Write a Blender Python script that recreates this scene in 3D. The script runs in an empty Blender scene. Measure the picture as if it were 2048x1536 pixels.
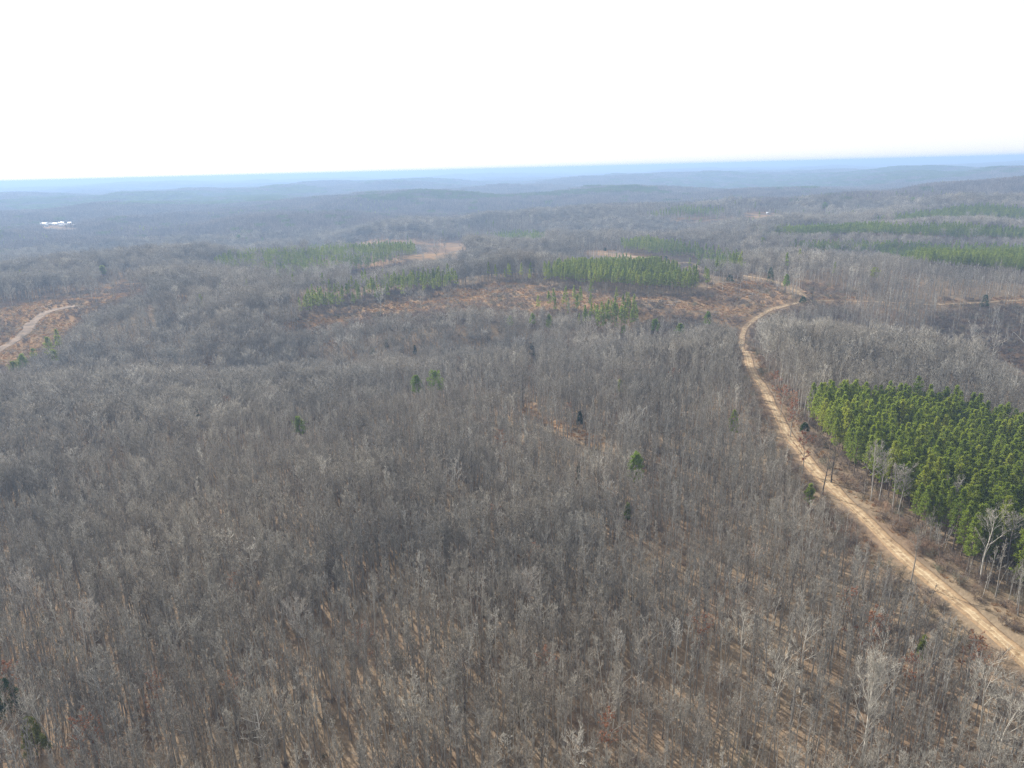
import bpy, math, random
import numpy as np
from mathutils import Matrix, Vector

rng = np.random.default_rng(7)
random.seed(7)
sc = bpy.context.scene
COL = sc.collection

# ------------------------------------------------------------------ camera
FPX, PITCH, ROLL, CAMZ = 1400.0, math.radians(17.08), math.radians(1.47), 110.0
Fv = np.array([0, math.cos(PITCH), -math.sin(PITCH)])
U0 = np.array([0, math.sin(PITCH), math.cos(PITCH)])
R0 = np.array([1.0, 0, 0])
Uv = U0 * math.cos(ROLL) + R0 * math.sin(ROLL)
Rv = R0 * math.cos(ROLL) - U0 * math.sin(ROLL)
cd = bpy.data.cameras.new("camera")
cam = bpy.data.objects.new("camera", cd)
COL.objects.link(cam)
cd.sensor_width = 36.0
cd.lens = 36.0 * FPX / 2048.0
cd.clip_start = 1.0
cd.clip_end = 90000.0
M = Matrix(((Rv[0], Uv[0], -Fv[0], 0), (Rv[1], Uv[1], -Fv[1], 0), (Rv[2], Uv[2], -Fv[2], CAMZ), (0, 0, 0, 1)))
cam.matrix_world = M
sc.camera = cam

# ------------------------------------------------------------------ light
SUN_AZ, SUN_EL = math.radians(-32.6), math.radians(31.0)
w = bpy.data.worlds.new("World")
sc.world = w
w.use_nodes = True
nt = w.node_tree
nt.nodes.clear()
sky = nt.nodes.new("ShaderNodeTexSky")
sky.sky_type = 'NISHITA'
sky.sun_disc = False
sky.sun_elevation = SUN_EL
sky.sun_rotation = SUN_AZ
sky.altitude = 200
sky.air_density = 1.0
sky.dust_density = 1.2
sky.ozone_density = 1.0
bg = nt.nodes.new("ShaderNodeBackground")
bg.inputs[1].default_value = 0.085
wo = nt.nodes.new("ShaderNodeOutputWorld")
veil = nt.nodes.new("ShaderNodeMix")          # thin even high cloud whitening the whole sky
veil.data_type = 'RGBA'
veil.inputs[0].default_value = 0.75
veil.inputs[7].default_value = (7.8, 7.85, 7.95, 1)
nt.links.new(sky.outputs[0], veil.inputs[6])
nt.links.new(veil.outputs[2], bg.inputs[0])
nt.links.new(bg.outputs[0], wo.inputs[0])
sl = bpy.data.lights.new("sun", 'SUN')
sl.energy = 5.0
sl.angle = math.radians(0.53)
sl.color = (1.0, 0.96, 0.89)
so = bpy.data.objects.new("sun", sl)
COL.objects.link(so)
sdir = Vector((math.sin(SUN_AZ) * math.cos(SUN_EL), math.cos(SUN_AZ) * math.cos(SUN_EL), math.sin(SUN_EL)))
so.rotation_euler = sdir.to_track_quat('Z', 'Y').to_euler()
sc.view_settings.view_transform = 'Standard'
sc.view_settings.look = 'None'
sc.view_settings.exposure = 0.85
sc.view_settings.gamma = 1.0
sc.view_settings.use_curve_mapping = False
sc.render.engine = 'CYCLES'
cy = sc.cycles
cy.max_bounces = 3
cy.diffuse_bounces = 2
cy.glossy_bounces = 1
cy.transmission_bounces = 2
cy.volume_bounces = 0
cy.transparent_max_bounces = 4
cy.use_denoising = True
cy.denoiser = 'OPENIMAGEDENOISE'
cy.denoising_prefilter = 'NONE'
cy.caustics_reflective = False
cy.caustics_refractive = False
cy.pixel_filter_type = 'BLACKMAN_HARRIS'
cy.filter_width = 1.4
HAZE_DENSITY = 2.45e-4
HAZE_COLOR = (0.385, 0.555, 0.83)

# ------------------------------------------------------------------ numeric helpers
def _h(ix, iy, seed):
    n = (ix.astype(np.int64) * 374761393 + iy.astype(np.int64) * 668265263 + seed * 1274126177) & 0xFFFFFFFF
    n = ((n ^ (n >> 13)) * 1274126177) & 0xFFFFFFFF
    n = n ^ (n >> 16)
    return (n & 0xFFFFFF) / float(0xFFFFFF)

def vnoise(x, y, lam, seed=0):
    x = np.asarray(x, float) / lam; y = np.asarray(y, float) / lam
    ix = np.floor(x); iy = np.floor(y)
    fx = x - ix; fy = y - iy
    fx = fx * fx * fx * (fx * (fx * 6 - 15) + 10); fy = fy * fy * fy * (fy * (fy * 6 - 15) + 10)
    a = _h(ix, iy, seed); b = _h(ix + 1, iy, seed); c = _h(ix, iy + 1, seed); d = _h(ix + 1, iy + 1, seed)
    return (a * (1 - fx) + b * fx) * (1 - fy) + (c * (1 - fx) + d * fx) * fy

def fbm(x, y, lam, seed=0, o=3):
    s = 0; a = 1; t = 0
    for i in range(o):
        s = s + a * vnoise(x, y, lam / 2.03 ** i, seed + 17 * i); t += a; a *= 0.5
    return s / t

def sstep(x, a, b):
    t = np.clip((x - a) / (b - a), 0, 1)
    return t * t * (3 - 2 * t)

GAUSS = [  # cx, cy, sx, sy, rot(deg), amp
    (-330, 290, 210, 240, 0, -24), (350, 432, 90, 42, -10, -36), (40, 466, 190, 34, 0, -19),
    (-190, 470, 120, 50, -25, -12), (70, 640, 280, 80, 0, 17), (-420, 640, 150, 60, 10, 12),
    (-110, 980, 230, 90, 10, 14), (-520, 1280, 430, 230, 0, -34), (100, 830, 260, 45, 0, -13),
    (560, 950, 260, 60, 5, 13), (560, 810, 240, 40, 5, -10), (900, 1180, 330, 70, 0, 18),
    (780, 1060, 330, 35, 5, -12), (1150, 1720, 520, 160, 0, 34), (1000, 1420, 430, 80, 0, -10),
    (520, 1500, 190, 80, 0, 16), (200, 1300, 300, 80, 0, -16), (-100, 2000, 500, 200, 0, -22),
    (-900, 2600, 900, 300, 0, 16), (300, 2700, 700, 260, 0, 22), (165, 350, 60, 140, 15, 3),
]

SPINE = [(150, -60), (122, 100), (116, 275), (146, 423), (236, 545)]   # the low ridge that carries the road

def Hraw(x, y):
    r = np.hypot(x, y)
    z = np.zeros_like(r)
    for cx, cyy, sx, sy, ro, amp in GAUSS:
        c, s = math.cos(math.radians(ro)), math.sin(math.radians(ro))
        dx, dy = x - cx, y - cyy
        u, v = dx * c + dy * s, -dx * s + dy * c
        z = z + amp * np.exp(-0.5 * ((u / sx) ** 2 + (v / sy) ** 2))
    bd = np.full(np.shape(r), 1e9)
    for (x0, y0), (x1, y1) in zip(SPINE[:-1], SPINE[1:]):
        dx, dy = x1 - x0, y1 - y0
        t = np.clip(((x - x0) * dx + (y - y0) * dy) / (dx * dx + dy * dy), 0, 1)
        bd = np.minimum(bd, np.hypot(x - x0 - t * dx, y - y0 - t * dy))
    z = z + 7.5 * np.exp(-(bd / 34.0) ** 2)
    z = z + (fbm(x, y, 130, 3) - 0.5) * 5
    z = z + (fbm(x, y, 210, 4, 2) - 0.5) * 20 * sstep(r, 240, 700)
    z = z + (fbm(x, y, 460, 5) - 0.5) * 62 * sstep(r, 600, 1500)
    z = z + (fbm(x, y, 1300, 6) - 0.5) * 120 * sstep(r, 1500, 4500)
    z = z + (fbm(x, y, 3600, 8, 3) - 0.5) * 130 * sstep(r, 5000, 11000)
    return np.where(z > 70, 70 + 25 * np.tanh((z - 70) / 25), z).clip(-90, 96)

# polar ground grid, finest in the camera's sector
rings = [0.0]
r = 12.0
while r < 34000:
    rings.append(r)
    r *= 1.045 if r < 70 else (1.0085 if r < 1700 else (1.016 if r < 9000 else 1.035))
rings = np.array(rings)
fa = np.radians(np.linspace(-54, 54, 433))
ca = np.radians(np.linspace(54, 306, 85))[1:-1]
angs = np.concatenate([fa, ca])
NA, NR = len(angs), len(rings)
A, Rr = np.meshgrid(angs, rings)
GX, GY = Rr * np.sin(A), Rr * np.cos(A)
GZ = Hraw(GX, GY)
GZ[0, :] = GZ[0, 0]
angs_e = np.concatenate([angs, [angs[0] + 2 * math.pi]])
GZe = np.concatenate([GZ, GZ[:, :1]], axis=1)

def H(x, y):
    x = np.asarray(x, float); y = np.asarray(y, float)
    r = np.hypot(x, y); a = np.arctan2(x, y)
    a = np.where(a < angs[0], a + 2 * math.pi, a)
    i = np.clip(np.searchsorted(rings, r, side='right') - 1, 0, NR - 2)
    j = np.clip(np.searchsorted(angs_e, a, side='right') - 1, 0, NA - 1)
    fr = np.clip((r - rings[i]) / (rings[i + 1] - rings[i]), 0, 1)
    fj = np.clip((a - angs_e[j]) / (angs_e[j + 1] - angs_e[j]), 0, 1)
    return (GZe[i, j] * (1 - fj) + GZe[i, j + 1] * fj) * (1 - fr) + (GZe[i + 1, j] * (1 - fj) + GZe[i + 1, j + 1] * fj) * fr

def lift(px, py, dz=0.0):
    """where the line of sight through a point of the picture meets the ground raised by dz"""
    d = Fv * FPX + Rv * (px - 1024) - Uv * (py - 768)
    d = d / np.linalg.norm(d)
    t = 60 * 1.006 ** np.arange(1100)
    X, Y, Z = d[0] * t, d[1] * t, CAMZ + d[2] * t
    below = Z < H(X, Y) + dz
    k = int(np.argmax(below)) if below.any() else len(t) - 1
    if k == 0: return X[0], Y[0]
    a, b = t[k - 1], t[k]
    for _ in range(14):
        m = 0.5 * (a + b)
        if CAMZ + d[2] * m < float(H(d[0] * m, d[1] * m)) + dz: b = m
        else: a = m
    return d[0] * b, d[1] * b

def project(x, y, z):
    v = np.stack([x, y, z - CAMZ], -1)
    c = v @ Fv
    return 1024 + FPX * (v @ Rv) / c, 768 - FPX * (v @ Uv) / c, c

def poly(pts, dz=0.0):
    return np.array([lift(px, py, dz) for px, py in pts])

def inside(P, x, y):
    res = np.zeros(np.shape(x), bool)
    bx = (x >= P[:, 0].min()) & (x <= P[:, 0].max()) & (y >= P[:, 1].min()) & (y <= P[:, 1].max())
    xi, yi = x[bx], y[bx]
    c = np.zeros(xi.shape, bool)
    n = len(P)
    for i in range(n):
        x0, y0 = P[i]; x1, y1 = P[(i + 1) % n]
        if y0 == y1: continue
        m = ((y0 > yi) != (y1 > yi)) & (xi < (x1 - x0) * (yi - y0) / (y1 - y0) + x0)
        c ^= m
    res[bx] = c
    return res

def warp_in(P, x, y, amp=5.0, lam=22.0):
    """inside test with an uneven edge"""
    return inside(P, x + (vnoise(x, y, lam, 91) - 0.5) * 2 * amp, y + (vnoise(x, y, lam, 92) - 0.5) * 2 * amp)

def line_dist(L, x, y):
    """distance to a polyline and the side (+ right of travel)"""
    best = np.full(np.shape(x), 1e9); side = np.zeros(np.shape(x))
    for (x0, y0), (x1, y1) in zip(L[:-1], L[1:]):
        dx, dy = x1 - x0, y1 - y0
        l2 = dx * dx + dy * dy + 1e-9
        t = np.clip(((x - x0) * dx + (y - y0) * dy) / l2, 0, 1)
        ex, ey = x - (x0 + t * dx), y - (y0 + t * dy)
        d = np.hypot(ex, ey)
        m = d < best
        best = np.where(m, d, best)
        side = np.where(m, np.sign(dy * ex - dx * ey), side)
    return best, side

def smooth_line(L, step):
    L = np.asarray(L, float)
    n = len(L)
    out = []
    for i in range(n - 1):
        p0, p1, p2, p3 = L[max(i - 1, 0)], L[i], L[i + 1], L[min(i + 2, n - 1)]
        m = max(2, int(np.linalg.norm(p2 - p1) / step))
        for k in range(m):
            t = k / m
            out.append(0.5 * ((2 * p1) + (-p0 + p2) * t + (2 * p0 - 5 * p1 + 4 * p2 - p3) * t * t + (-p0 + 3 * p1 - 3 * p2 + p3) * t ** 3))
    out.append(L[-1])
    return np.array(out)

# ------------------------------------------------------------------ land cover, as plan outlines
ROAD = poly([(2230, 1475), (2140, 1400), (2048, 1323), (1960, 1243), (1880, 1178), (1800, 1110), (1740, 1050), (1690, 1002), (1640, 952), (1605, 910), (1572, 865), (1549, 820),
             (1525, 775), (1500, 732), (1483, 695), (1486, 665), (1503, 643), (1532, 624), (1570, 612), (1612, 603)])
ROAD2 = poly([(1612, 603), (1604, 590), (1575, 574), (1541, 561), (1490, 552), (1440, 545), (1400, 539), (1340, 526), (1300, 518), (1240, 510), (1190, 506), (1160, 505)])
ROAD3 = poly([(1612, 603), (1660, 602), (1730, 603), (1800, 606), (1860, 609), (1950, 606), (2048, 600), (2200, 594)])
TRACK = poly([(-180, 760), (-60, 725), (5, 695), (50, 665), (70, 640), (100, 622), (150, 612)])
ROADS = [smooth_line(ROAD, 6), smooth_line(ROAD2, 10), smooth_line(ROAD3, 10), smooth_line(TRACK, 10)]

PINE_A = poly([(1608, 800), (1640, 780), (1720, 778), (1850, 786), (1960, 812), (2048, 842), (2300, 930), (2420, 1250), (2200, 1190), (2048, 1100), (2020, 1060), (1915, 1060), (1895, 1010),
               (1850, 985), (1800, 950), (1770, 925), (1705, 900), (1680, 880), (1645, 858), (1610, 838)], 13)
PINES = [  # outline, height they are seen at, tree spacing, share kept
    (poly([(1560, 492), (1640, 486), (1850, 489), (2048, 495), (2350, 500), (2350, 550), (2048, 531), (1930, 522), (1850, 512), (1760, 504), (1640, 499)], 11), 3.9, 1.0),
    (poly([(1500, 458), (1650, 450), (1800, 450), (2048, 457), (2350, 462), (2350, 482), (2048, 470), (1900, 468), (1700, 461), (1560, 463)], 12), 4.4, 1.0),
    (poly([(1710, 442), (1800, 430), (1900, 417), (1960, 410), (2048, 417), (2350, 424), (2350, 450), (2048, 437), (1960, 430), (1880, 431), (1800, 437)], 12), 4.6, 1.0),
    (poly([(1120, 536), (1200, 519), (1260, 519), (1300, 524), (1355, 547), (1410, 540), (1420, 556), (1372, 565), (1250, 560), (1150, 552), (1090, 547), (1100, 536)], 11), 4.2, 0.95),
    (poly([(1235, 487), (1290, 478), (1400, 497), (1500, 514), (1480, 524), (1400, 515), (1300, 503)], 11), 4.2, 0.8),
    (poly([(430, 524), (520, 505), (640, 490), (720, 490), (800, 482), (830, 486), (824, 508), (740, 524), (650, 540), (560, 550), (500, 540)], 11), 5.2, 0.55),
    (poly([(590, 608), (625, 572), (740, 564), (850, 550), (912, 540), (905, 562), (800, 580), (700, 594), (620, 612)], 11), 4.4, 0.7),
    (poly([(1158, 632), (1195, 612), (1245, 598), (1275, 602), (1268, 636), (1200, 642)], 11), 4.2, 0.85),
    (poly([(1060, 600), (1160, 575), (1260, 575), (1290, 590), (1200, 602), (1100, 622)], 11), 7.0, 0.42),
    (poly([(975, 470), (1030, 463), (1095, 466), (1090, 476), (1010, 476)], 11), 5.0, 0.8),
    (poly([(940, 545), (1010, 535), (1100, 532), (1110, 545), (1000, 553)], 11), 6.5, 0.5),
    (poly([(1290, 424), (1370, 414), (1450, 416), (1450, 424), (1380, 427), (1310, 430)], 12), 6.0, 0.7),
    (poly([(700, 395), (900, 384), (1150, 378), (1340, 382), (1330, 388), (1150, 390), (950, 396), (760, 400)], 12), 9.0, 1.0),
    (poly([(0, 402), (200, 392), (420, 388), (600, 392), (560, 400), (300, 408), (0, 418)], 12), 9.0, 1.0),
]
CLEARS_PX = [
    [(560, 642), (640, 624), (700, 610), (850, 590), (930, 572), (1000, 562), (1120, 572), (1230, 585), (1380, 592), (1430, 570), (1500, 560), (1560, 577), (1600, 597), (1570, 606), (1532, 616), (1500, 632), (1470, 655), (1440, 655),
     (1400, 640), (1330, 632), (1290, 640), (1262, 640), (1150, 622), (1060, 622), (960, 612), (860, 622), (760, 632), (660, 646), (580, 660)],
    [(-150, 635), (0, 608), (100, 594), (200, 576), (245, 558), (300, 558), (300, 576), (250, 598), (180, 624), (150, 648), (110, 690), (60, 718), (-150, 790)],
    [(690, 540), (780, 516), (850, 499), (925, 486), (950, 492), (870, 519), (770, 540), (700, 550)],
    [(680, 486), (740, 478), (830, 476), (930, 482), (935, 491), (860, 491), (740, 492)],
    [(1480, 427), (1500, 423), (1570, 425), (1560, 431), (1500, 440)],
    [(1330, 440), (1400, 433), (1470, 432), (1460, 437), (1380, 444)],
    [(1880, 598), (1960, 600), (2048, 592), (2200, 585), (2200, 606), (2048, 608), (1950, 614), (1880, 614)],
    [(1580, 560), (1680, 575), (1730, 595), (1700, 605), (1625, 605), (1600, 580)],
    [(1160, 508), (1180, 500), (1260, 503), (1420, 533), (1420, 545), (1300, 523)],
    [(1030, 800), (1050, 800), (1100, 835), (1150, 850), (1215, 880), (1222, 898), (1180, 895), (1130, 872), (1075, 842), (1040, 820)],
    [(395, 520), (440, 512), (470, 512), (440, 522), (400, 526)],
    [(1960, 690), (2100, 680), (2150, 740), (2040, 745)],
    [(74, 457), (80, 447), (120, 445), (158, 448), (158, 457), (120, 458)],
]
CLEARS = [poly(p) for p in CLEARS_PX]
CLEAR_FAR = [poly(p, 6) for p in [
    [(1120, 371), (1180, 369), (1240, 371), (1240, 375), (1150, 376)], [(80, 428), (115, 424), (155, 426), (110, 430)], [(1840, 385), (1900, 388), (1840, 391)]]]

HOLLOW = poly([(1850, 630), (1940, 615), (2048, 612), (2250, 620), (2250, 760), (2048, 745), (1920, 735), (1850, 690)])

def cover_clear(x, y, edge=5.0):
    m = np.zeros(np.shape(x), bool)
    for P in CLEARS + CLEAR_FAR:
        m |= warp_in(P, x, y, edge)
    return m

def far_pine(x, y):
    r = np.hypot(x, y)
    n = fbm(x * 0.55, y, 900, 41, 3)
    return (n > 0.60) & (r > 2300)

# what lies open to the eye in the photograph tells where no tall tree can stand in front of it
def road_outline(L, hw):
    S = smooth_line(L, 8)
    T = np.gradient(S, axis=0); T /= np.linalg.norm(T, axis=1)[:, None]
    Nn = np.stack([T[:, 1], -T[:, 0]], 1)
    Q = np.concatenate([S - Nn * hw, (S + Nn * (hw + 2.5))[::-1]])
    px, py, _ = project(Q[:, 0], Q[:, 1], H(Q[:, 0], Q[:, 1]))
    return np.stack([px, py], 1)
ROAD_OUT = [road_outline(ROAD, 4.2), road_outline(ROAD2, 4.0)]
CLEAR_OUT = [np.array(p, float) for k, p in enumerate(CLEARS_PX)]
PINE_OUT = []
for P_, s_, keep in [(PINE_A, 4, 1.0)] + PINES[:12]:
    px, py, _ = project(P_[:, 0], P_[:, 1], H(P_[:, 0], P_[:, 1]) + 9)
    PINE_OUT.append((np.stack([px, py], 1), keep))
DISCS = []      # crowns standing clear: picture x, y, radius, distance

def open_view(x, y, h, g):
    """1 keep, 0 drop, else how much shorter the tree has to be"""
    f = np.ones(len(x)); z = H(x, y)
    rd = np.hypot(x, y); u = g.uniform(size=len(x))
    for fr in (0.95, 0.72):
        px, py, _ = project(x, y, z + h * fr)
        for Q in ROAD_OUT:
            f = np.where(inside(Q, px, py), np.minimum(f, 0.5), f)
        for Q in CLEAR_OUT:
            f = np.where(inside(Q, px, py) & (u < 0.995), np.minimum(f, 0.42), f)
        for Q, keep in PINE_OUT:
            f = np.where(inside(Q, px, py) & (u < (0.985 if keep > 0.74 else 0.75)), np.minimum(f, 0.5), f)
        for dx, dy, dr, dd in DISCS:
            f = np.where(((px - dx) ** 2 + (py - dy) ** 2 < dr * dr) & (rd < dd - 1) & (u < 0.85), 0.0, f)
    px, py, _ = project(x, y, z + h * 0.4)
    for Q in ROAD_OUT + CLEAR_OUT:
        f = np.where(inside(Q, px, py) & (f < 1), 0.0, f)
    return f

# ------------------------------------------------------------------ materials
def mat(name):
    m = bpy.data.materials.new(name)
    m.use_nodes = True
    n = m.node_tree.nodes
    b = n["Principled BSDF"]
    b.inputs["Specular IOR Level"].default_value = 0.15
    b.inputs["Roughness"].default_value = 0.85
    return m, m.node_tree, b

def ramp(t, stops, fac=None):
    r = t.nodes.new("ShaderNodeValToRGB")
    e = r.color_ramp.elements
    while len(e) < len(stops): e.new(0.5)
    for k, (p, c) in enumerate(stops):
        e[k].position = p; e[k].color = (*c, 1)
    if fac is not None: t.links.new(fac, r.inputs[0])
    return r.outputs[0]

def noise(t, scale, detail=4, vec=None, rough=0.6, dist=0.0):
    n = t.nodes.new("ShaderNodeTexNoise")
    n.inputs["Scale"].default_value = scale
    n.inputs["Detail"].default_value = detail
    n.inputs["Roughness"].default_value = rough
    n.inputs["Distortion"].default_value = dist
    if vec is not None: t.links.new(vec, n.inputs["Vector"])
    return n.outputs[0]

def mixc(t, fac, a, b, mode='MIX'):
    m = t.nodes.new("ShaderNodeMix")
    m.data_type = 'RGBA'; m.blend_type = mode
    for s, v in ((m.inputs[0], fac), (m.inputs[6], a), (m.inputs[7], b)):
        if isinstance(v, (int, float)): s.default_value = v
        elif isinstance(v, tuple): s.default_value = (*v, 1)
        else: t.links.new(v, s)
    return m.outputs[2]

def math_n(t, op, a, b=None):
    m = t.nodes.new("ShaderNodeMath"); m.operation = op
    for s, v in ((m.inputs[0], a), (m.inputs[1], b)):
        if v is None: continue
        if isinstance(v, (int, float)): s.default_value = v
        else: t.links.new(v, s)
    return m.outputs[0]

def tree_mat(name, stops, trans=None, tint=True, rough=0.85):
    """colour varies from tree to tree: by object and, inside a far stand, by a stored tint"""
    m, t, b = mat(name)
    oi = t.nodes.new("ShaderNodeObjectInfo")
    at = t.nodes.new("ShaderNodeAttribute"); at.attribute_name = "tint"
    f = math_n(t, 'FRACT', math_n(t, 'ADD', oi.outputs["Random"], at.outputs["Fac"]))
    c = ramp(t, stops, f)
    geo = t.nodes.new("ShaderNodeNewGeometry")
    nz = noise(t, 0.9, 3, geo.outputs["Position"])
    c = mixc(t, 1.0, c, ramp(t, [(0.25, (0.72, 0.72, 0.72)), (0.75, (1.28, 1.28, 1.28))], nz), 'MULTIPLY')
    # stands differ slowly over the land (age, kind of wood)
    nl = noise(t, 0.012, 2, geo.outputs["Position"])
    c = mixc(t, 1.0, c, ramp(t, [(0.3, (0.74, 0.75, 0.77)), (0.7, (1.25, 1.20, 1.14))], nl), 'MULTIPLY')
    t.links.new(c, b.inputs["Base Color"])
    b.inputs["Roughness"].default_value = rough
    if trans:
        tr = t.nodes.new("ShaderNodeBsdfTranslucent")
        t.links.new(mixc(t, 1.0, c, trans[1], 'MULTIPLY'), tr.inputs[0])
        mx = t.nodes.new("ShaderNodeMixShader")
        mx.inputs[0].default_value = trans[0]
        t.links.new(b.outputs[0], mx.inputs[1]); t.links.new(tr.outputs[0], mx.inputs[2])
        t.links.new(mx.outputs[0], t.nodes["Material Output"].inputs[0])
    return m

G = 1.0
M_BARK = tree_mat("bark", [(0.0, (0.20, 0.18, 0.16)), (0.3, (0.36, 0.34, 0.31)), (0.6, (0.26, 0.24, 0.215)), (0.85, (0.42, 0.40, 0.365)), (1.0, (0.50, 0.475, 0.43))])
M_TWIG = tree_mat("twigs", [(0.0, (0.145, 0.125, 0.10)), (0.25, (0.275, 0.255, 0.215)), (0.45, (0.195, 0.168, 0.135)), (0.7, (0.325, 0.305, 0.26)), (0.88, (0.205, 0.185, 0.155)), (1.0, (0.44, 0.415, 0.365))])
M_FARTWIG = tree_mat("far_twigs_shade_toned", [(0.0, (0.105, 0.085, 0.075)), (0.5, (0.16, 0.135, 0.12)), (1.0, (0.22, 0.195, 0.175))])  # twig colour darkened to paint in self-shading the coarse far crowns lack
M_WHITE = tree_mat("pale_bark", [(0.0, (0.50, 0.465, 0.40)), (1.0, (0.60, 0.56, 0.49))])
M_DARKBARK = tree_mat("dark_bark", [(0.0, (0.10, 0.085, 0.075)), (1.0, (0.14, 0.12, 0.105))])
M_PBARK = tree_mat("pine_bark", [(0.0, (0.17, 0.13, 0.105)), (1.0, (0.24, 0.19, 0.155))])
M_NEEDLE = tree_mat("pine_needles", [(0.0, (0.14, 0.19, 0.040)), (0.35, (0.21, 0.26, 0.05)), (0.7, (0.175, 0.23, 0.048)), (1.0, (0.27, 0.30, 0.062))], (0.58, (1.3, 1.3, 0.8)))
M_BELT = tree_mat("belt_pine_needles", [(0.0, (0.165, 0.22, 0.045)), (0.5, (0.205, 0.26, 0.052)), (1.0, (0.24, 0.285, 0.06))], (0.5, (1.3, 1.3, 0.8)))
M_FARNEEDLE = tree_mat("far_pine_needles", [(0.0, (0.09, 0.13, 0.045)), (0.5, (0.11, 0.15, 0.05)), (1.0, (0.13, 0.165, 0.055))], (0.4, (1.2, 1.2, 0.8)))  # darker green for the far pine patches
M_LONE = tree_mat("lone_pine_needles", [(0.0, (0.15, 0.215, 0.05)), (1.0, (0.19, 0.25, 0.055))], (0.58, (1.3, 1.3, 0.8)))
M_YNEEDLE = tree_mat("thin_pine_needles", [(0.0, (0.19, 0.245, 0.055)), (0.5, (0.23, 0.28, 0.065)), (1.0, (0.27, 0.30, 0.075))], (0.55, (1.2, 1.2, 0.8)))
M_CEDAR = tree_mat("cedar_foliage", [(0.0, (0.045, 0.08, 0.032)), (1.0, (0.065, 0.105, 0.04))], (0.25, (1.2, 1.2, 0.8)))
M_CEDARY = tree_mat("yellow_cedar_foliage", [(0.0, (0.16, 0.18, 0.045)), (1.0, (0.19, 0.20, 0.045))], (0.3, (1.2, 1.2, 0.8)))
M_RUST = tree_mat("rusty_leaves", [(0.0, (0.27, 0.115, 0.06)), (0.5, (0.32, 0.15, 0.08)), (1.0, (0.34, 0.19, 0.11))], (0.35, (1.2, 1.0, 0.8)))
M_GRASS = tree_mat("dry_sedge", [(0.0, (0.29, 0.165, 0.08)), (0.3, (0.34, 0.20, 0.095)), (0.55, (0.29, 0.21, 0.12)), (0.85, (0.36, 0.29, 0.18)), (1.0, (0.24, 0.18, 0.11))], (0.3, (1.1, 1.0, 0.9)))
M_BRUSH = tree_mat("brush_stems", [(0.0, (0.15, 0.115, 0.09)), (0.5, (0.20, 0.16, 0.13)), (0.7, (0.23, 0.15, 0.10)), (0.85, (0.16, 0.155, 0.10)), (1.0, (0.25, 0.21, 0.17))])

# ground
m, t, b = mat("ground_soil")
geo = t.nodes.new("ShaderNodeNewGeometry"); P = geo.outputs["Position"]
ca_ = t.nodes.new("ShaderNodeAttribute"); ca_.attribute_name = "cover"
sp = t.nodes.new("ShaderNodeSeparateColor"); t.links.new(ca_.outputs["Color"], sp.inputs[0])
litter = ramp(t, [(0.28, (0.085, 0.06, 0.04)), (0.43, (0.165, 0.118, 0.08)), (0.58, (0.245, 0.175, 0.115)), (0.78, (0.36, 0.28, 0.185))], noise(t, 0.35, 6, P, 0.7))
litter = mixc(t, 0.5, litter, ramp(t, [(0.35, (0.17, 0.115, 0.075)), (0.65, (0.24, 0.19, 0.125))], noise(t, 0.03, 3, P)))
wide = t.nodes.new("ShaderNodeMapping"); wide.vector_type = 'POINT'; wide.inputs["Scale"].default_value = (0.6, 1.3, 1.0); t.links.new(P, wide.inputs[0])
clr = ramp(t, [(0.30, (0.11, 0.09, 0.07)), (0.42, (0.17, 0.13, 0.09)), (0.51, (0.25, 0.165, 0.095)), (0.59, (0.29, 0.18, 0.098)), (0.67, (0.27, 0.195, 0.115)), (0.8, (0.38, 0.31, 0.19))], noise(t, 0.045, 6, wide.outputs[0], 0.62, 0.6))
canopy = ramp(t, [(0.3, (0.085, 0.075, 0.07)), (0.7, (0.15, 0.13, 0.12))], noise(t, 0.02, 6, P, 0.7))  # far ground toned as treetops, with the crowns' self-shading put into the colour
green = ramp(t, [(0.3, (0.045, 0.06, 0.035)), (0.7, (0.07, 0.09, 0.045))], noise(t, 0.03, 4, P, 0.7))
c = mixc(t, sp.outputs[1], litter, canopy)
c = mixc(t, sp.outputs[0], c, clr)
c = mixc(t, sp.outputs[2], c, green)
t.links.new(c, b.inputs["Base Color"])
bp = t.nodes.new("ShaderNodeBump"); bp.inputs["Strength"].default_value = 0.6; bp.inputs["Distance"].default_value = 0.6
t.links.new(noise(t, 0.8, 5, P, 0.7), bp.inputs["Height"]); t.links.new(bp.outputs[0], b.inputs["Normal"])
b.inputs["Specular IOR Level"].default_value = 0.0
M_GROUND = m

# dirt road: colour by distance across (stored u) and noise
m, t, b = mat("sandy_dirt")
geo = t.nodes.new("ShaderNodeNewGeometry"); P = geo.outputs["Position"]
ua = t.nodes.new("ShaderNodeAttribute"); ua.attribute_name = "across"
n1 = noise(t, 0.25, 5, P, 0.65)
sand = ramp(t, [(0.3, (0.22, 0.15, 0.085)), (0.5, (0.36, 0.26, 0.15)), (0.7, (0.46, 0.365, 0.235))], n1)
verge = ramp(t, [(0.3, (0.17, 0.115, 0.07)), (0.5, (0.27, 0.18, 0.10)), (0.7, (0.34, 0.24, 0.14))], noise(t, 0.5, 5, P, 0.7))
edge = math_n(t, 'ADD', math_n(t, 'ABSOLUTE', ua.outputs["Fac"]), math_n(t, 'MULTIPLY', math_n(t, 'SUBTRACT', noise(t, 0.3, 6, P, 0.7), 0.5), 2.0))
ef = ramp(t, [(0.42, (0, 0, 0)), (0.72, (1, 1, 1))], edge)
wob = math_n(t, 'MULTIPLY', math_n(t, 'SUBTRACT', noise(t, 0.12, 3, P), 0.5), 0.7)
trk = math_n(t, 'ABSOLUTE', math_n(t, 'SUBTRACT', math_n(t, 'ABSOLUTE', math_n(t, 'ADD', ua.outputs["Fac"], wob)), 0.30))
tf = ramp(t, [(0.0, (1, 1, 1)), (0.16, (0.0, 0.0, 0.0))], trk)
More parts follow.
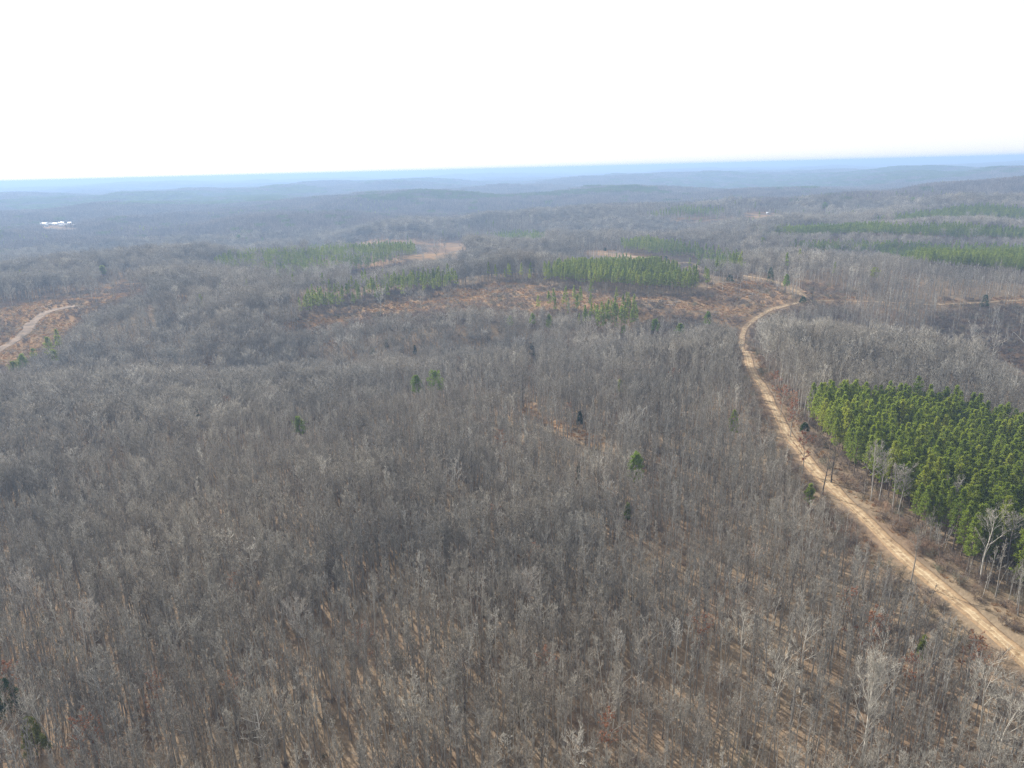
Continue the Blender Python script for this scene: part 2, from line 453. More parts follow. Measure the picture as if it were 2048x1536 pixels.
road_c = mixc(t, tf, mixc(t, 0.45, sand, verge), mixc(t, 0.35, sand, (0.52, 0.43, 0.29)))
road_c = mixc(t, 1.0, road_c, ramp(t, [(0.36, (0.50, 0.45, 0.40)), (0.52, (1.0, 1.0, 1.0))], noise(t, 0.55, 6, P, 0.75)), 'MULTIPLY')
road_c = mixc(t, ef, road_c, verge)
t.links.new(road_c, b.inputs["Base Color"])
bp = t.nodes.new("ShaderNodeBump"); bp.inputs["Strength"].default_value = 0.5; bp.inputs["Distance"].default_value = 0.3
t.links.new(noise(t, 0.9, 5, P, 0.7), bp.inputs["Height"]); t.links.new(bp.outputs[0], b.inputs["Normal"])
M_ROAD = m

def plain(name, col, rough=0.7, var=0.12, scale=0.6):
    m, t, b = mat(name)
    g = t.nodes.new("ShaderNodeNewGeometry")
    lo = tuple(max(0, v * (1 - var)) for v in col); hi = tuple(min(1, v * (1 + var)) for v in col)
    t.links.new(ramp(t, [(0.3, lo), (0.7, hi)], noise(t, scale, 4, g.outputs["Position"])), b.inputs["Base Color"])
    b.inputs["Roughness"].default_value = rough
    return m
M_WALL = plain("white_siding", (0.78, 0.77, 0.74)); M_WALL2 = plain("tan_siding", (0.55, 0.48, 0.38))
M_ROOF = plain("white_metal_roof", (0.80, 0.80, 0.80), 0.4); M_ROOF2 = plain("grey_shingles", (0.32, 0.31, 0.30)); M_ROOF3 = plain("dark_shingles", (0.12, 0.11, 0.11))
M_GLASS = plain("window_glass", (0.05, 0.06, 0.07), 0.15); M_DOOR = plain("door_paint", (0.25, 0.12, 0.08))

# ------------------------------------------------------------------ mesh helpers
def tag(o, label=None, cat=None, group=None, kind=None):
    if label: o["label"] = label
    if cat: o["category"] = cat
    if group: o["group"] = group
    if kind: o["kind"] = kind
    return o

def mesh(name, V, Fc, mats, mi=None, smooth=False):
    me = bpy.data.meshes.new(name)
    V = np.asarray(V, np.float32)
    me.vertices.add(len(V)); me.vertices.foreach_set("co", V.ravel())
    lens = np.array([len(f) for f in Fc], np.int32) if not isinstance(Fc, np.ndarray) else np.full(len(Fc), Fc.shape[1], np.int32)
    idx = np.concatenate([np.asarray(f, np.int32) for f in Fc]) if not isinstance(Fc, np.ndarray) else Fc.astype(np.int32).ravel()
    me.loops.add(len(idx)); me.loops.foreach_set("vertex_index", idx)
    me.polygons.add(len(lens))
    st = np.concatenate([[0], np.cumsum(lens)[:-1]]).astype(np.int32)
    me.polygons.foreach_set("loop_start", st)
    try: me.polygons.foreach_set("loop_total", lens)
    except Exception: pass
    for mm in mats: me.materials.append(mm)
    if mi is not None: me.polygons.foreach_set("material_index", np.asarray(mi, np.int32))
    if smooth: me.polygons.foreach_set("use_smooth", np.ones(len(lens), bool))
    me.update(calc_edges=True)
    return me

def link(name, me, parent=None):
    o = bpy.data.objects.new(name, me); COL.objects.link(o)
    if parent is not None: o.parent = parent
    return o

def nrm(v):
    return v / (np.linalg.norm(v, axis=-1, keepdims=True) + 1e-9)

class Geo:
    """collects triangles"""
    def __init__(s): s.V = []; s.F = []; s.M = []; s.T = []; s.n = 0
    def add(s, V, F, mi=0, tint=0.0):
        V = np.asarray(V, float).reshape(-1, 3); F = np.asarray(F, np.int64).reshape(-1, 3)
        s.V.append(V); s.F.append(F + s.n); s.M.append(np.full(len(F), mi)); s.n += len(V)
        s.T.append(np.full(len(V), tint) if np.isscalar(tint) else tint)
    def tubes(s, P, R, k, mi=0):
        B, n, _ = P.shape
        T = np.gradient(P, axis=1) if n > 2 else np.repeat((P[:, 1:] - P[:, :1]), 2, axis=1)
        T = nrm(T)
        ref = np.where(np.abs(T[..., 2:3]) > 0.9, np.array([1.0, 0, 0]), np.array([0, 0, 1.0]))
        a = nrm(np.cross(T, ref)); b2 = np.cross(T, a)
        th = np.arange(k) * 2 * math.pi / k
        V = P[:, :, None, :] + R[:, :, None, None] * (a[:, :, None, :] * np.cos(th)[None, None, :, None] + b2[:, :, None, :] * np.sin(th)[None, None, :, None])
        i = np.arange(B)[:, None, None] * n * k + np.arange(n - 1)[None, :, None] * k
        j = np.arange(k)[None, None, :]; j2 = (j + 1) % k
        A_, B_, C_, D_ = i + j, i + j2, i + k + j2, i + k + j
        F = np.concatenate([np.stack([A_, B_, C_], -1).reshape(-1, 3), np.stack([A_, C_, D_], -1).reshape(-1, 3)])
        s.add(V.reshape(-1, 3), F, mi)
    def spikes(s, P0, P1, r, mi=0, tint=0.0):
        n = len(P0)
        T = nrm(P1 - P0)
        ref = np.where(np.abs(T[:, 2:3]) > 0.9, np.array([1.0, 0, 0]), np.array([0, 0, 1.0]))
        a = nrm(np.cross(T, ref)); b2 = np.cross(T, a)
        r = np.broadcast_to(np.asarray(r, float), (n,))[:, None]
        V = np.stack([P0 + a * r, P0 + (-0.5 * a + 0.866 * b2) * r, P0 + (-0.5 * a - 0.866 * b2) * r, P1], 1)
        i = np.arange(n)[:, None] * 4
        F = np.concatenate([i + [0, 1, 3], i + [1, 2, 3], i + [2, 0, 3]], 0)
        s.add(V.reshape(-1, 3), F, mi, np.repeat(tint, 4) if not np.isscalar(tint) else tint)
    def blades(s, P0, D, W, mi=0, tint=0.0):
        """flat leaves: a triangle from P0 along D with half-width vector W"""
        n = len(P0)
        V = np.stack([P0 - W, P0 + W, P0 + D], 1)
        F = np.arange(n * 3).reshape(n, 3)
        s.add(V.reshape(-1, 3), F, mi, np.repeat(tint, 3) if not np.isscalar(tint) else tint)
    def merge(s, o, off=(0, 0, 0), rot=0.0, scl=1.0, tint=0.0, mimap=None):
        V = np.concatenate(o.V); c, si = math.cos(rot), math.sin(rot)
        V = np.stack([V[:, 0] * c - V[:, 1] * si, V[:, 0] * si + V[:, 1] * c, V[:, 2]], 1) * scl + np.asarray(off)
        F = np.concatenate(o.F); Mi = np.concatenate(o.M)
        s.V.append(V); s.F.append(F + s.n); s.M.append(Mi); s.n += len(V); s.T.append(np.full(len(V), tint))
    def make(s, name, mats):
        me = mesh(name, np.concatenate(s.V), np.concatenate(s.F), mats, np.concatenate(s.M))
        T = np.concatenate(s.T)
        if np.any(T != 0):
            at = me.attributes.new("tint", 'FLOAT', 'POINT'); at.data.foreach_set("value", T.astype(np.float32))
        return me

UP = np.array([0, 0, 1.0])
def sprout(P, L, m, smin, smax, ang, lenf, up, n, g, wob=0.12, curv=0.15):
    """m children on every parent path P[B,n,3]"""
    B, npt, _ = P.shape
    s_ = g.uniform(smin, smax, (B, m)); s_.sort(axis=1)
    f = s_ * (npt - 1); i = np.minimum(f.astype(int), npt - 2); f = (f - i)[..., None]
    bi = np.arange(B)[:, None]
    p0 = P[bi, i] * (1 - f) + P[bi, i + 1] * f
    T = nrm(P[bi, i + 1] - P[bi, i])
    rv = g.normal(size=(B, m, 3)); rv = nrm(rv - (rv * T).sum(-1, keepdims=True) * T)
    a = np.radians(g.uniform(ang[0], ang[1], (B, m)))[..., None]
    d = nrm(T * np.cos(a) + rv * np.sin(a) + UP * up)
    Ln = L[:, None] * lenf * g.uniform(0.65, 1.3, (B, m)) * (1.15 - 0.55 * s_)
    t = np.linspace(0, 1, n)
    w_ = g.normal(size=(B, m, 1, 3)) * wob
    pts = p0[:, :, None, :] + Ln[..., None, None] * (t[:, None] * d[:, :, None, :] + (t ** 2)[:, None] * (UP * curv + w_))
    return pts.reshape(B * m, n, 3), Ln.reshape(-1), s_.reshape(-1)

def bare(seed, Ht=20.0, bole=0.45, cr=3.2, nl=14, ns=7, nt_=6, nw=3, r0=0.17, ang=(30, 60), upb=0.25, tw=0.02, fork=False, lean=0.04, wobt=0.25, lv=2, mi=(0, 1), leaves=0):
    """bare hardwood: returns (trunk with limbs, crown of branches and twigs)"""
    g = np.random.default_rng(seed)
    A_, C_ = Geo(), Geo()
    n = 9 if lv > 1 else 5
    t = np.linspace(0, 1, n)
    lx, ly = g.normal(size=2) * lean * Ht
    ph = g.uniform(0, 6.28, 4)
    x = lx * t ** 1.5 + wobt * np.sin(t * 4 + ph[0]) * t; y = ly * t ** 1.5 + wobt * np.sin(t * 5 + ph[1]) * t
    P = np.stack([x, y, t * Ht * (0.93 if not fork else 0.8)], 1)[None]
    P[0, 0, 2] = -0.8
    R = (r0 * (1 - t) ** 0.75 + 0.025)[None]; R[0, 0] *= 1.5
    A_.tubes(P, R, 6 if lv > 1 else 3, mi[0])
    tl = bole + (0.97 - bole) * np.linspace(0, 1, nl) ** 0.85 + g.uniform(-.02, .02, nl); tl = np.clip(tl, 0, 0.99)
    az = np.arange(nl) * 2.4 + g.uniform(-.5, .5, nl)
    f = tl * (n - 1); i = np.minimum(f.astype(int), n - 2); f = (f - i)[:, None]
    p0 = P[0, i] * (1 - f) + P[0, i + 1] * f
    u = (tl - bole) / (1 - bole)
    L = cr * (0.55 + 0.75 * np.sin(np.clip(u * 0.8 + 0.2, 0, 1) * math.pi)) * g.uniform(0.75, 1.3, nl)
    if fork:
        k = g.choice(nl, 3, replace=False); L[k] *= 1.7
    el = np.radians(g.uniform(90 - ang[1], 90 - ang[0], nl) + 22 * u)
    d = np.stack([np.cos(az) * np.cos(el), np.sin(az) * np.cos(el), np.sin(el)], 1)
    n2 = 4 if lv > 1 else 3
    tt = np.linspace(0, 1, n2)
    w_ = g.normal(size=(nl, 1, 3)) * 0.10
    LP = p0[:, None] + L[:, None, None] * (tt[:, None] * d[:, None] + (tt ** 2)[:, None] * (UP * 0.22 + w_))
    Rl = np.interp(tl, t, R[0]) * 0.55
    A_.tubes(LP, np.maximum(Rl[:, None] * (1 - 0.8 * tt), 0.012), 4 if lv > 1 else 3, mi[0])
    SP, SL, ss = sprout(LP, L, ns, 0.2, 1.0, (25, 60), 0.46, upb, 3 if lv > 1 else 2, g)
    TP, TL, ts = sprout(SP, SL, nt_, 0.15, 1.0, (20, 60), 0.55, upb * 0.7, 2, g)
    if lv > 1:
        C_.tubes(SP, np.stack([np.full(len(SP), tw * 1.8), np.full(len(SP), tw * 1.3), np.full(len(SP), tw * 0.6)], 1), 3, mi[1])
        C_.spikes(TP[:, 0], TP[:, 1], tw * 1.2, mi[1])
        WP, WL, _ = sprout(TP, TL, nw, 0.1, 1.0, (20, 60), 0.62, upb * 0.5, 2, g)
        C_.spikes(WP[:, 0], WP[:, 1], tw * 0.7, mi[1])
    else:
        C_.spikes(SP[:, 0], SP[:, 1], tw * 1.6, mi[1])
        C_.spikes(TP[:, 0], TP[:, 1], tw, mi[1])
    if leaves:
        k = g.integers(0, len(TP), leaves)
        q = TP[k, 0] + (TP[k, 1] - TP[k, 0]) * g.uniform(0, 1, (leaves, 1))
        q[:, 2] -= 0.05
        D = nrm(g.normal(size=(leaves, 3)) + [0, 0, -0.4]) * g.uniform(0.16, 0.34, (leaves, 1))
        W = nrm(np.cross(D, g.normal(size=(leaves, 3)))) * 0.10
        C_.blades(q, D, W, mi[1] + 1)
    return A_, C_

def pine(seed, Ht=17.0, base=0.5, cr=2.5, nb=64, nt_=7, nbl=7, bl=0.5, bw=0.085, r0=0.15, gap=0.0, k=6, mi=(0, 1), pw=0.78):
    g = np.random.default_rng(seed)
    A_, C_ = Geo(), Geo()
    t = np.linspace(0, 1, 6)
    lx, ly = g.normal(size=2) * 0.012 * Ht
    P = np.stack([lx * t * t, ly * t * t, t * Ht], 1)[None]; P[0, 0, 2] = -0.8
    A_.tubes(P, (r0 * (1 - t) + 0.03)[None], k, mi[0])
    u = np.sort(g.uniform(0, 1, nb)) ** 0.9
    zz = Ht * (base + (0.985 - base) * u)
    az = np.arange(nb) * 2.4 + g.uniform(-.6, .6, nb)
    sector = 1 + 0.3 * np.sin(az * 2 + g.uniform(0, 6)) * g.uniform(0.3, 1)
    L = cr * sector * (np.clip((1.03 - u), 0, 1) ** pw) * (0.55 + 0.45 * sstep(u, -0.1, 0.25)) * g.uniform(0.6, 1.15, nb)
    el = np.radians(-8 + 50 * u + g.uniform(-12, 12, nb))
    d = np.stack([np.cos(az) * np.cos(el), np.sin(az) * np.cos(el), np.sin(el)], 1)
    p0 = np.stack([lx * (zz / Ht) ** 2, ly * (zz / Ht) ** 2, zz], 1)
    tt = np.linspace(0, 1, 3)
    BP = p0[:, None] + L[:, None, None] * (tt[:, None] * d[:, None] + (tt ** 2)[:, None] * UP * 0.22)
    A_.tubes(BP, np.repeat(np.array([[0.045, 0.03, 0.012]]), nb, 0), 3, mi[0])
    if gap:
        keep = g.uniform(size=nb) > gap
        BP, L = BP[keep], L[keep]
    SP, SL, _ = sprout(BP, L, nt_, 0.3, 1.0, (10, 70), 0.30, 0.3, 2, g)
    tip = SP[:, 1]
    n = len(tip)
    q = np.repeat(tip, nbl, 0) + g.normal(size=(n * nbl, 3)) * 0.10
    dd = np.repeat(nrm(SP[:, 1] - SP[:, 0]), nbl, 0)
    D = nrm(dd * 0.35 + g.normal(size=(n * nbl, 3)) + [0, 0, 0.25]) * g.uniform(0.6, 1.15, (n * nbl, 1)) * bl
    W = nrm(np.cross(D, g.normal(size=(n * nbl, 3)))) * bw
    C_.blades(q, D, W, mi[1])
    top = np.array([lx, ly, Ht * 0.99])
    m_ = 16
    D = nrm(g.normal(size=(m_, 3)) * 0.6 + [0, 0, 1]) * bl * 1.2
    C_.blades(top + g.normal(size=(m_, 3)) * 0.12, D, nrm(np.cross(D, g.normal(size=(m_, 3)))) * bw, mi[1])
    return A_, C_

def cedar(seed, Ht=8.0, cr=1.9, n=2600, mi=(0, 1), fs=0.4):
    g = np.random.default_rng(seed)
    A_, C_ = Geo(), Geo()
    t = np.linspace(0, 1, 4)
    A_.tubes(np.stack([0 * t, 0 * t, t * Ht * 0.95 - 0.3], 1)[None], (0.16 * (1 - t) + 0.02)[None], 5, mi[0])
    nb = 60
    az0 = g.uniform(0, 6.28, nb); u0 = g.uniform(0.08, 1, nb)
    k = g.integers(0, nb, n)
    u = np.clip(u0[k] + g.normal(size=n) * 0.035, 0.06, 1.0); az = az0[k] + g.normal(size=n) * 0.28
    env = cr * (np.clip(1.03 - u, 0, 1) ** 0.5) * (0.8 + 0.35 * g.uniform(size=nb)[k])
    rr = env * g.uniform(0.35, 1, n) ** 0.5
    q = np.stack([np.cos(az) * rr, np.sin(az) * rr, u * Ht], 1)
    D = nrm(np.stack([np.cos(az), np.sin(az), 0.9 + 0 * az], 1) + g.normal(size=(n, 3)) * 0.5) * g.uniform(0.6, 1.1, (n, 1)) * fs
    C_.blades(q, D, nrm(np.cross(D, g.normal(size=(n, 3)))) * 0.09, mi[1])
    br = np.stack([np.cos(az0) * cr * 0.6 * (1 - u0), np.sin(az0) * cr * 0.6 * (1 - u0), u0 * Ht + 0.2], 1)
    A_.spikes(np.stack([0 * u0, 0 * u0, u0 * Ht * 0.93], 1), br, 0.04, mi[0])
    return A_, C_

def joined(name, ac, mats):
    j = Geo(); j.merge(ac[0]); j.merge(ac[1])
    return j.make(name, mats)

# ------------------------------------------------------------------ ground, haze, roads
X, Y, Z = GX.ravel(), GY.ravel(), GZ.ravel()
i = np.arange(NR - 1)[:, None] * NA + np.arange(NA)[None, :]
j = np.arange(NR - 1)[:, None] * NA + (np.arange(NA)[None, :] + 1) % NA
quads = np.stack([i, i + NA, j + NA, j], -1).reshape(-1, 4)
gm = mesh("ground", np.stack([X, Y, Z], 1), quads[:, ::-1], [M_GROUND], smooth=True)
cv = np.zeros((len(X), 4), np.float32); cv[:, 3] = 1
rr_ = np.hypot(X, Y)
sec = (rr_ < 9000) & (Y > 0)
cm = np.zeros(len(X), bool); cm[sec] = cover_clear(X[sec], Y[sec])
cv[cm, 0] = 1
fp = far_pine(X, Y)
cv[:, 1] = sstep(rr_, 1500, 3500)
cv[fp & (rr_ > 3500), 2] = 1
for P_, *_r in PINES[12:]: cv[inside(P_, X, Y), 2] = 1
at = gm.attributes.new("cover", 'FLOAT_COLOR', 'POINT'); at.data.foreach_set("color", cv.ravel())
tag(link("ground", gm), "rolling leaf-strewn forest floor running to the horizon", "ground", kind="structure")

hz = 34500.0
hv = [(-hz, -hz, -100), (hz, -hz, -100), (hz, hz, -100), (-hz, hz, -100), (-hz, -hz, 123), (hz, -hz, 123), (hz, hz, 123), (-hz, hz, 123)]
hf = [(3, 2, 1, 0), (4, 5, 6, 7), (0, 1, 5, 4), (1, 2, 6, 5), (2, 3, 7, 6), (3, 0, 4, 7)]
m = bpy.data.materials.new("haze"); m.use_nodes = True
t = m.node_tree; t.nodes.clear()
pv = t.nodes.new("ShaderNodeVolumePrincipled"); om = t.nodes.new("ShaderNodeOutputMaterial")
pv.inputs["Color"].default_value = (*HAZE_COLOR, 1); pv.inputs["Density"].default_value = HAZE_DENSITY
pv.inputs["Anisotropy"].default_value = 0.15
t.links.new(pv.outputs[0], om.inputs["Volume"])
hb = mesh("haze", hv, hf, [m])
tag(link("haze", hb), "pale blue haze over the whole woodland", "haze", kind="stuff")

def road_strip(name, L, half_l, half_r, label, lift_=0.16, step=2.0):
    S = smooth_line(L, step)
    T = np.gradient(S, axis=0); T /= np.linalg.norm(T, axis=1)[:, None]
    Nn = np.stack([T[:, 1], -T[:, 0]], 1)
    us = np.array([-1.0, -0.98, -0.75, -0.5, -0.25, 0, 0.25, 0.5, 0.75, 0.98, 1.0])
    V = []; U = []
    cum = np.cumsum(np.r_[0, np.linalg.norm(np.diff(S, axis=0), axis=1)])
    wl = 1 + 0.36 * (vnoise(cum, 0 * cum, 14, 5) - 0.5) * 2; wr = 1 + 0.36 * (vnoise(cum, 0 * cum + 50, 11, 6) - 0.5) * 2
    for k, u in enumerate(us):
        off = np.where(u < 0, u * half_l * wl, u * half_r * wr)
        p = S + Nn * off[:, None]
        z = H(p[:, 0], p[:, 1]) + (lift_ if 0 < k < len(us) - 1 else -0.6)
        z += 0.04 * math.cos(u * math.pi * 3.2) if 0 < k < len(us) - 1 else 0
        V.append(np.stack([p[:, 0], p[:, 1], z], 1)); U.append(np.full(len(S), u))
    V = np.stack(V, 1).reshape(-1, 3); U = np.stack(U, 1).ravel()
    n, kk = len(S), len(us)
    a = np.arange(n - 1)[:, None] * kk + np.arange(kk - 1)[None, :]
    me = mesh(name, V, np.stack([a, a + 1, a + kk + 1, a + kk], -1).reshape(-1, 4), [M_ROAD], smooth=True)
    at = me.attributes.new("across", 'FLOAT', 'POINT'); at.data.foreach_set("value", U.astype(np.float32))
    return tag(link(name, me), label, "dirt road", kind="structure")

road_strip("dirt_road", ROAD, 1.7, 2.3, "sandy dirt road with pale wheel ruts curving past the pine stand")
road_strip("side_road", ROAD2, 3.1, 3.1, "thin pale dirt road winding away behind the orange clearing")
road_strip("branch_road", ROAD3, 1.4, 1.4, "narrow dirt track leading right from the road bend")
lt = road_strip("logging_track", TRACK, 4.2, 4.2, "faint brown track crossing the clearing at the left edge", 0.10)
lt.data.materials[0] = plain("worn_brown_soil", (0.19, 0.13, 0.085), 0.9, 0.5, 0.15)

# ------------------------------------------------------------------ scattering
def collection(name, meshes):
    c = bpy.data.collections.new(name)
    for k, me in enumerate(meshes):
        c.objects.link(bpy.data.objects.new(f"{name}_{k:02d}", me))
    return c

def scatter(name, coll, nvar, P, rot, scl, label, cat, tilt=0.0, kind="stuff", pick=None):
    n = len(P)
    me = bpy.data.meshes.new(name)
    me.vertices.add(n); me.vertices.foreach_set("co", np.asarray(P, np.float32).ravel())
    g = np.random.default_rng(len(name) * 13 + n)
    a = me.attributes.new("pick", 'INT', 'POINT'); a.data.foreach_set("value", (g.integers(0, nvar, n) if pick is None else pick).astype(np.int32))
    e = np.stack([g.normal(size=n) * tilt, g.normal(size=n) * tilt, rot], 1)
    a = me.attributes.new("rot", 'FLOAT_VECTOR', 'POINT'); a.data.foreach_set("vector", e.astype(np.float32).ravel())
    a = me.attributes.new("scl", 'FLOAT', 'POINT'); a.data.foreach_set("value", np.asarray(scl, np.float32))
    me.update()
    o = link(name, me)
    ng = bpy.data.node_groups.new(name + "_nodes", 'GeometryNodeTree')
    ng.interface.new_socket("Geometry", in_out='INPUT', socket_type='NodeSocketGeometry')
    ng.interface.new_socket("Geometry", in_out='OUTPUT', socket_type='NodeSocketGeometry')
    N = ng.nodes; Lk = ng.links
    gi, go = N.new("NodeGroupInput"), N.new("NodeGroupOutput")
    iop = N.new("GeometryNodeInstanceOnPoints"); ci = N.new("GeometryNodeCollectionInfo")
    ci.inputs["Collection"].default_value = coll
    ci.inputs["Separate Children"].default_value = True
    ci.inputs["Reset Children"].default_value = True
    def named(nm, ty):
        q = N.new("GeometryNodeInputNamedAttribute"); q.data_type = ty; q.inputs["Name"].default_value = nm
        return q.outputs["Attribute"]
    Lk.new(gi.outputs[0], iop.inputs["Points"]); Lk.new(ci.outputs[0], iop.inputs["Instance"])
    iop.inputs["Pick Instance"].default_value = True
    Lk.new(named("pick", 'INT'), iop.inputs["Instance Index"])
    er = N.new("FunctionNodeEulerToRotation"); Lk.new(named("rot", 'FLOAT_VECTOR'), er.inputs[0]); Lk.new(er.outputs[0], iop.inputs["Rotation"])
    Lk.new(named("scl", 'FLOAT'), iop.inputs["Scale"])
    Lk.new(iop.outputs[0], go.inputs[0])
    md = o.modifiers.new("scatter", 'NODES'); md.node_group = ng
    return tag(o, label, cat, kind=kind)

def jitter_grid(s, rmin, rmax, amax=48.0, seed=1, jit=0.45):
    g = np.random.default_rng(seed)
    a = math.radians(amax)
    w_ = rmax * math.sin(a)
    xs = np.arange(-w_, w_, s); ys = np.arange(rmin * math.cos(a) * 0.9, rmax, s)
    x, y = np.meshgrid(xs, ys); x = x.ravel(); y = y.ravel()
    r = np.hypot(x, y); k = (r >= rmin) & (r < rmax) & (np.abs(np.arctan2(x, y)) < a)
    x, y = x[k], y[k]
    x = x + g.uniform(-jit, jit, len(x)) * s; y = y + g.uniform(-jit, jit, len(y)) * s
    return x, y, g

def road_gap(x, y, wl, wr):
    """True where a road keeps trees away"""
    out = np.zeros(len(x), bool)
    for k, L in enumerate(ROADS):
        f = (1.0, 0.75, 0.4, 1.0)[k]
        bx = (x > L[:, 0].min() - 20) & (x < L[:, 0].max() + 20) & (y > L[:, 1].min() - 20) & (y < L[:, 1].max() + 20)
        if not bx.any(): continue
        d, s_ = line_dist(L[::2] if len(L) > 60 else L, x[bx], y[bx])
        out[bx] |= np.where(s_ > 0, d < wr * f, d < wl * f)
    return out

BM = [M_BARK, M_TWIG]
# detailed bare trees: (trunk, crown) pairs, the same shapes also joined for the mass
KINDS = []
for k in range(12):
    g = np.random.default_rng(100 + k)
    wide = k % 4 == 0
    KINDS.append(dict(seed=200 + k, Ht=g.uniform(17, 22) if not wide else 20, bole=(0.34 if wide else g.uniform(0.42, 0.55)), cr=(3.5 if wide else g.uniform(1.45, 2.3)), nl=12 if not wide else 17,
                      ns=6, nt_=4, nw=2, r0=(0.26 if wide else g.uniform(0.14, 0.2)), ang=((40, 75) if wide else (22, 52)), tw=0.030 if not wide else 0.033))
NEAR_PARTS = [bare(**kw) for kw in KINDS]
NEAR_ME = [joined("near_bare", ac, BM) for ac in NEAR_PARTS]
MID_ME = []
for k in range(8):
    g = np.random.default_rng(300 + k)
    wide = k > 4
    MID_ME.append(joined("mid_bare", bare(400 + k, Ht=g.uniform(17, 22), bole=(0.34 if wide else g.uniform(0.42, 0.52)), cr=(4.4 if wide else g.uniform(1.8, 2.5)), nl=(16 if wide else 11), ns=7 if wide else 6, nt_=(7 if wide else 6), r0=0.2, tw=0.044, lv=1,
                                           ang=((40, 75) if wide else (25, 55))), BM))
SAP_ME = []
for k in range(5):
    g = np.random.default_rng(500 + k)
    SAP_ME.append(joined("sapling", bare(520 + k, Ht=g.uniform(7, 13), bole=0.4, cr=1.25, nl=9, ns=5, nt_=3, r0=0.075, tw=0.022, lv=1, ang=(25, 60), lean=0.08), BM))

HERO_XY = []   # ground points kept free for single trees set further down
def hero_pt(px, py):
    x, y = lift(px, py); HERO_XY.append((x, y)); return x, y

HEROES = [  # base in the photo, height, kind, label
    (1481, 1352, 19, 'sycamore', 'tall white-branched bare tree with an open crown, left of its two pale neighbours'),
    (1601, 1385, 21, 'sycamore', 'white-branched bare tree whose trunk bends and forks to the right'),
    (1547, 1440, 17, 'sycamore', 'slim pale bare tree between and below two larger white-branched trees'),
    (1722, 1530, 26, 'sycamore_big', 'largest white-branched tree, many steep pale limbs sweeping up to the right'),
    (1990, 1560, 21, 'sycamore', 'white-trunked leaning tree in the lower right corner below the dirt road'),
    (1958, 1478, 20, 'sycamore', 'pale fan-crowned bare tree just above the white-trunked tree in the lower right corner'),
    (1242, 985, 17, 'sycamore', 'white-branched bare tree touching the lone round green pine'),
    (1230, 770, 15, 'sycamore', 'small white-topped bare tree on the far side of the wood above the lone round pine'),
    (1193, 800, 14, 'sycamore', 'pale bare tree beside the half-hidden woodland trail'),
    (1022, 850, 15, 'sycamore', 'pale forked bare tree at the upper left end of the woodland trail'),
    (912, 765, 15, 'sycamore', 'pale bare tree to the right of two dark green pines, tinged with rusty leaves'),
    (740, 835, 16, 'sycamore', 'pale crowned bare tree below left of the two green pines'),
    (1053, 1275, 19, 'silver', 'round silvery crown standing out in the middle of the foreground wood'),
    (600, 1330, 19, 'silver', 'dome-shaped silvery bare crown in the lower left of the wood'),
    (200, 1330, 19, 'silver', 'large pale spreading crown of a bare tree in the lower left wood'),
    (75, 1270, 18, 'silver', 'pale round crown with a dark trunk near the left edge of the wood'),
    (20, 1540, 15, 'sycamore', 'white twisted branches in the lower left corner below the yellow-green cedar'),
    (100, 1500, 15, 'sycamore', 'pale branching crown right of the yellow-green cedar'),
    (1742, 1000, 22, 'edge', 'tall spreading grey tree standing in front of the near pine stand'),
    (1757, 1008, 20, 'edge', 'slender grey tree just right of the spreading tree in front of the pine stand'),
    (1785, 1022, 17, 'edge', 'grey tree leaning right in front of the near pine stand'),
    (1796, 1030, 17, 'edge', 'short grey crowned tree at the foot of the near pine stand'),
    (1960, 1165, 22, 'sycamore', 'bare white-limbed tree with drooping branches below the pine stand beside the road'),
    (2012, 1140, 18, 'edge', 'grey forked tree below the pine stand near the right edge'),
    (1900, 1050, 16, 'edge', 'small grey crown wedged between the front pines of the near stand'),
    (1982, 728, 22, 'hollow', 'broad white-branched tree in the dark hollow at the right'),
    (1888, 720, 17, 'hollow', 'pale upright tree on the left side of the dark hollow'),
    (1945, 700, 17, 'hollow', 'pale thin tree at the centre of the dark hollow'),
    (1355, 762, 17, 'dark', 'black-stemmed bare tree, left one of a pair in the wood left of the road'),
    (1371, 760, 17, 'dark', 'black-stemmed bare tree, right one of a pair in the wood left of the road'),
    (1135, 712, 19, 'broad', 'broad bare oak with wide forked limbs just below the small pine clump'),
    (1645, 990, 15, 'dark', 'dark thin tree standing against the pale dirt road below the pine stand'),
    (1662, 965, 15, 'dark', 'thin tree with open branches standing at the left edge of the dirt road'),
    (1578, 545, 10, 'dark', 'dark bare tree at the road bend behind the clearing'),
    (930, 1440, 17, 'dark', 'dark straight dead stem standing in the middle of the lower wood'),
    (1625, 602, 15, 'dark', 'tall dark bare tree right at the bend of the dirt road'),
    (1593, 640, 14, 'dark', 'dark tree just below the road bend, right one of two'),
    (1578, 643, 14, 'dark', 'dark tree just below the road bend, left one of two'),
]
HPOS = [hero_pt(h[0], h[1]) for h in HEROES]
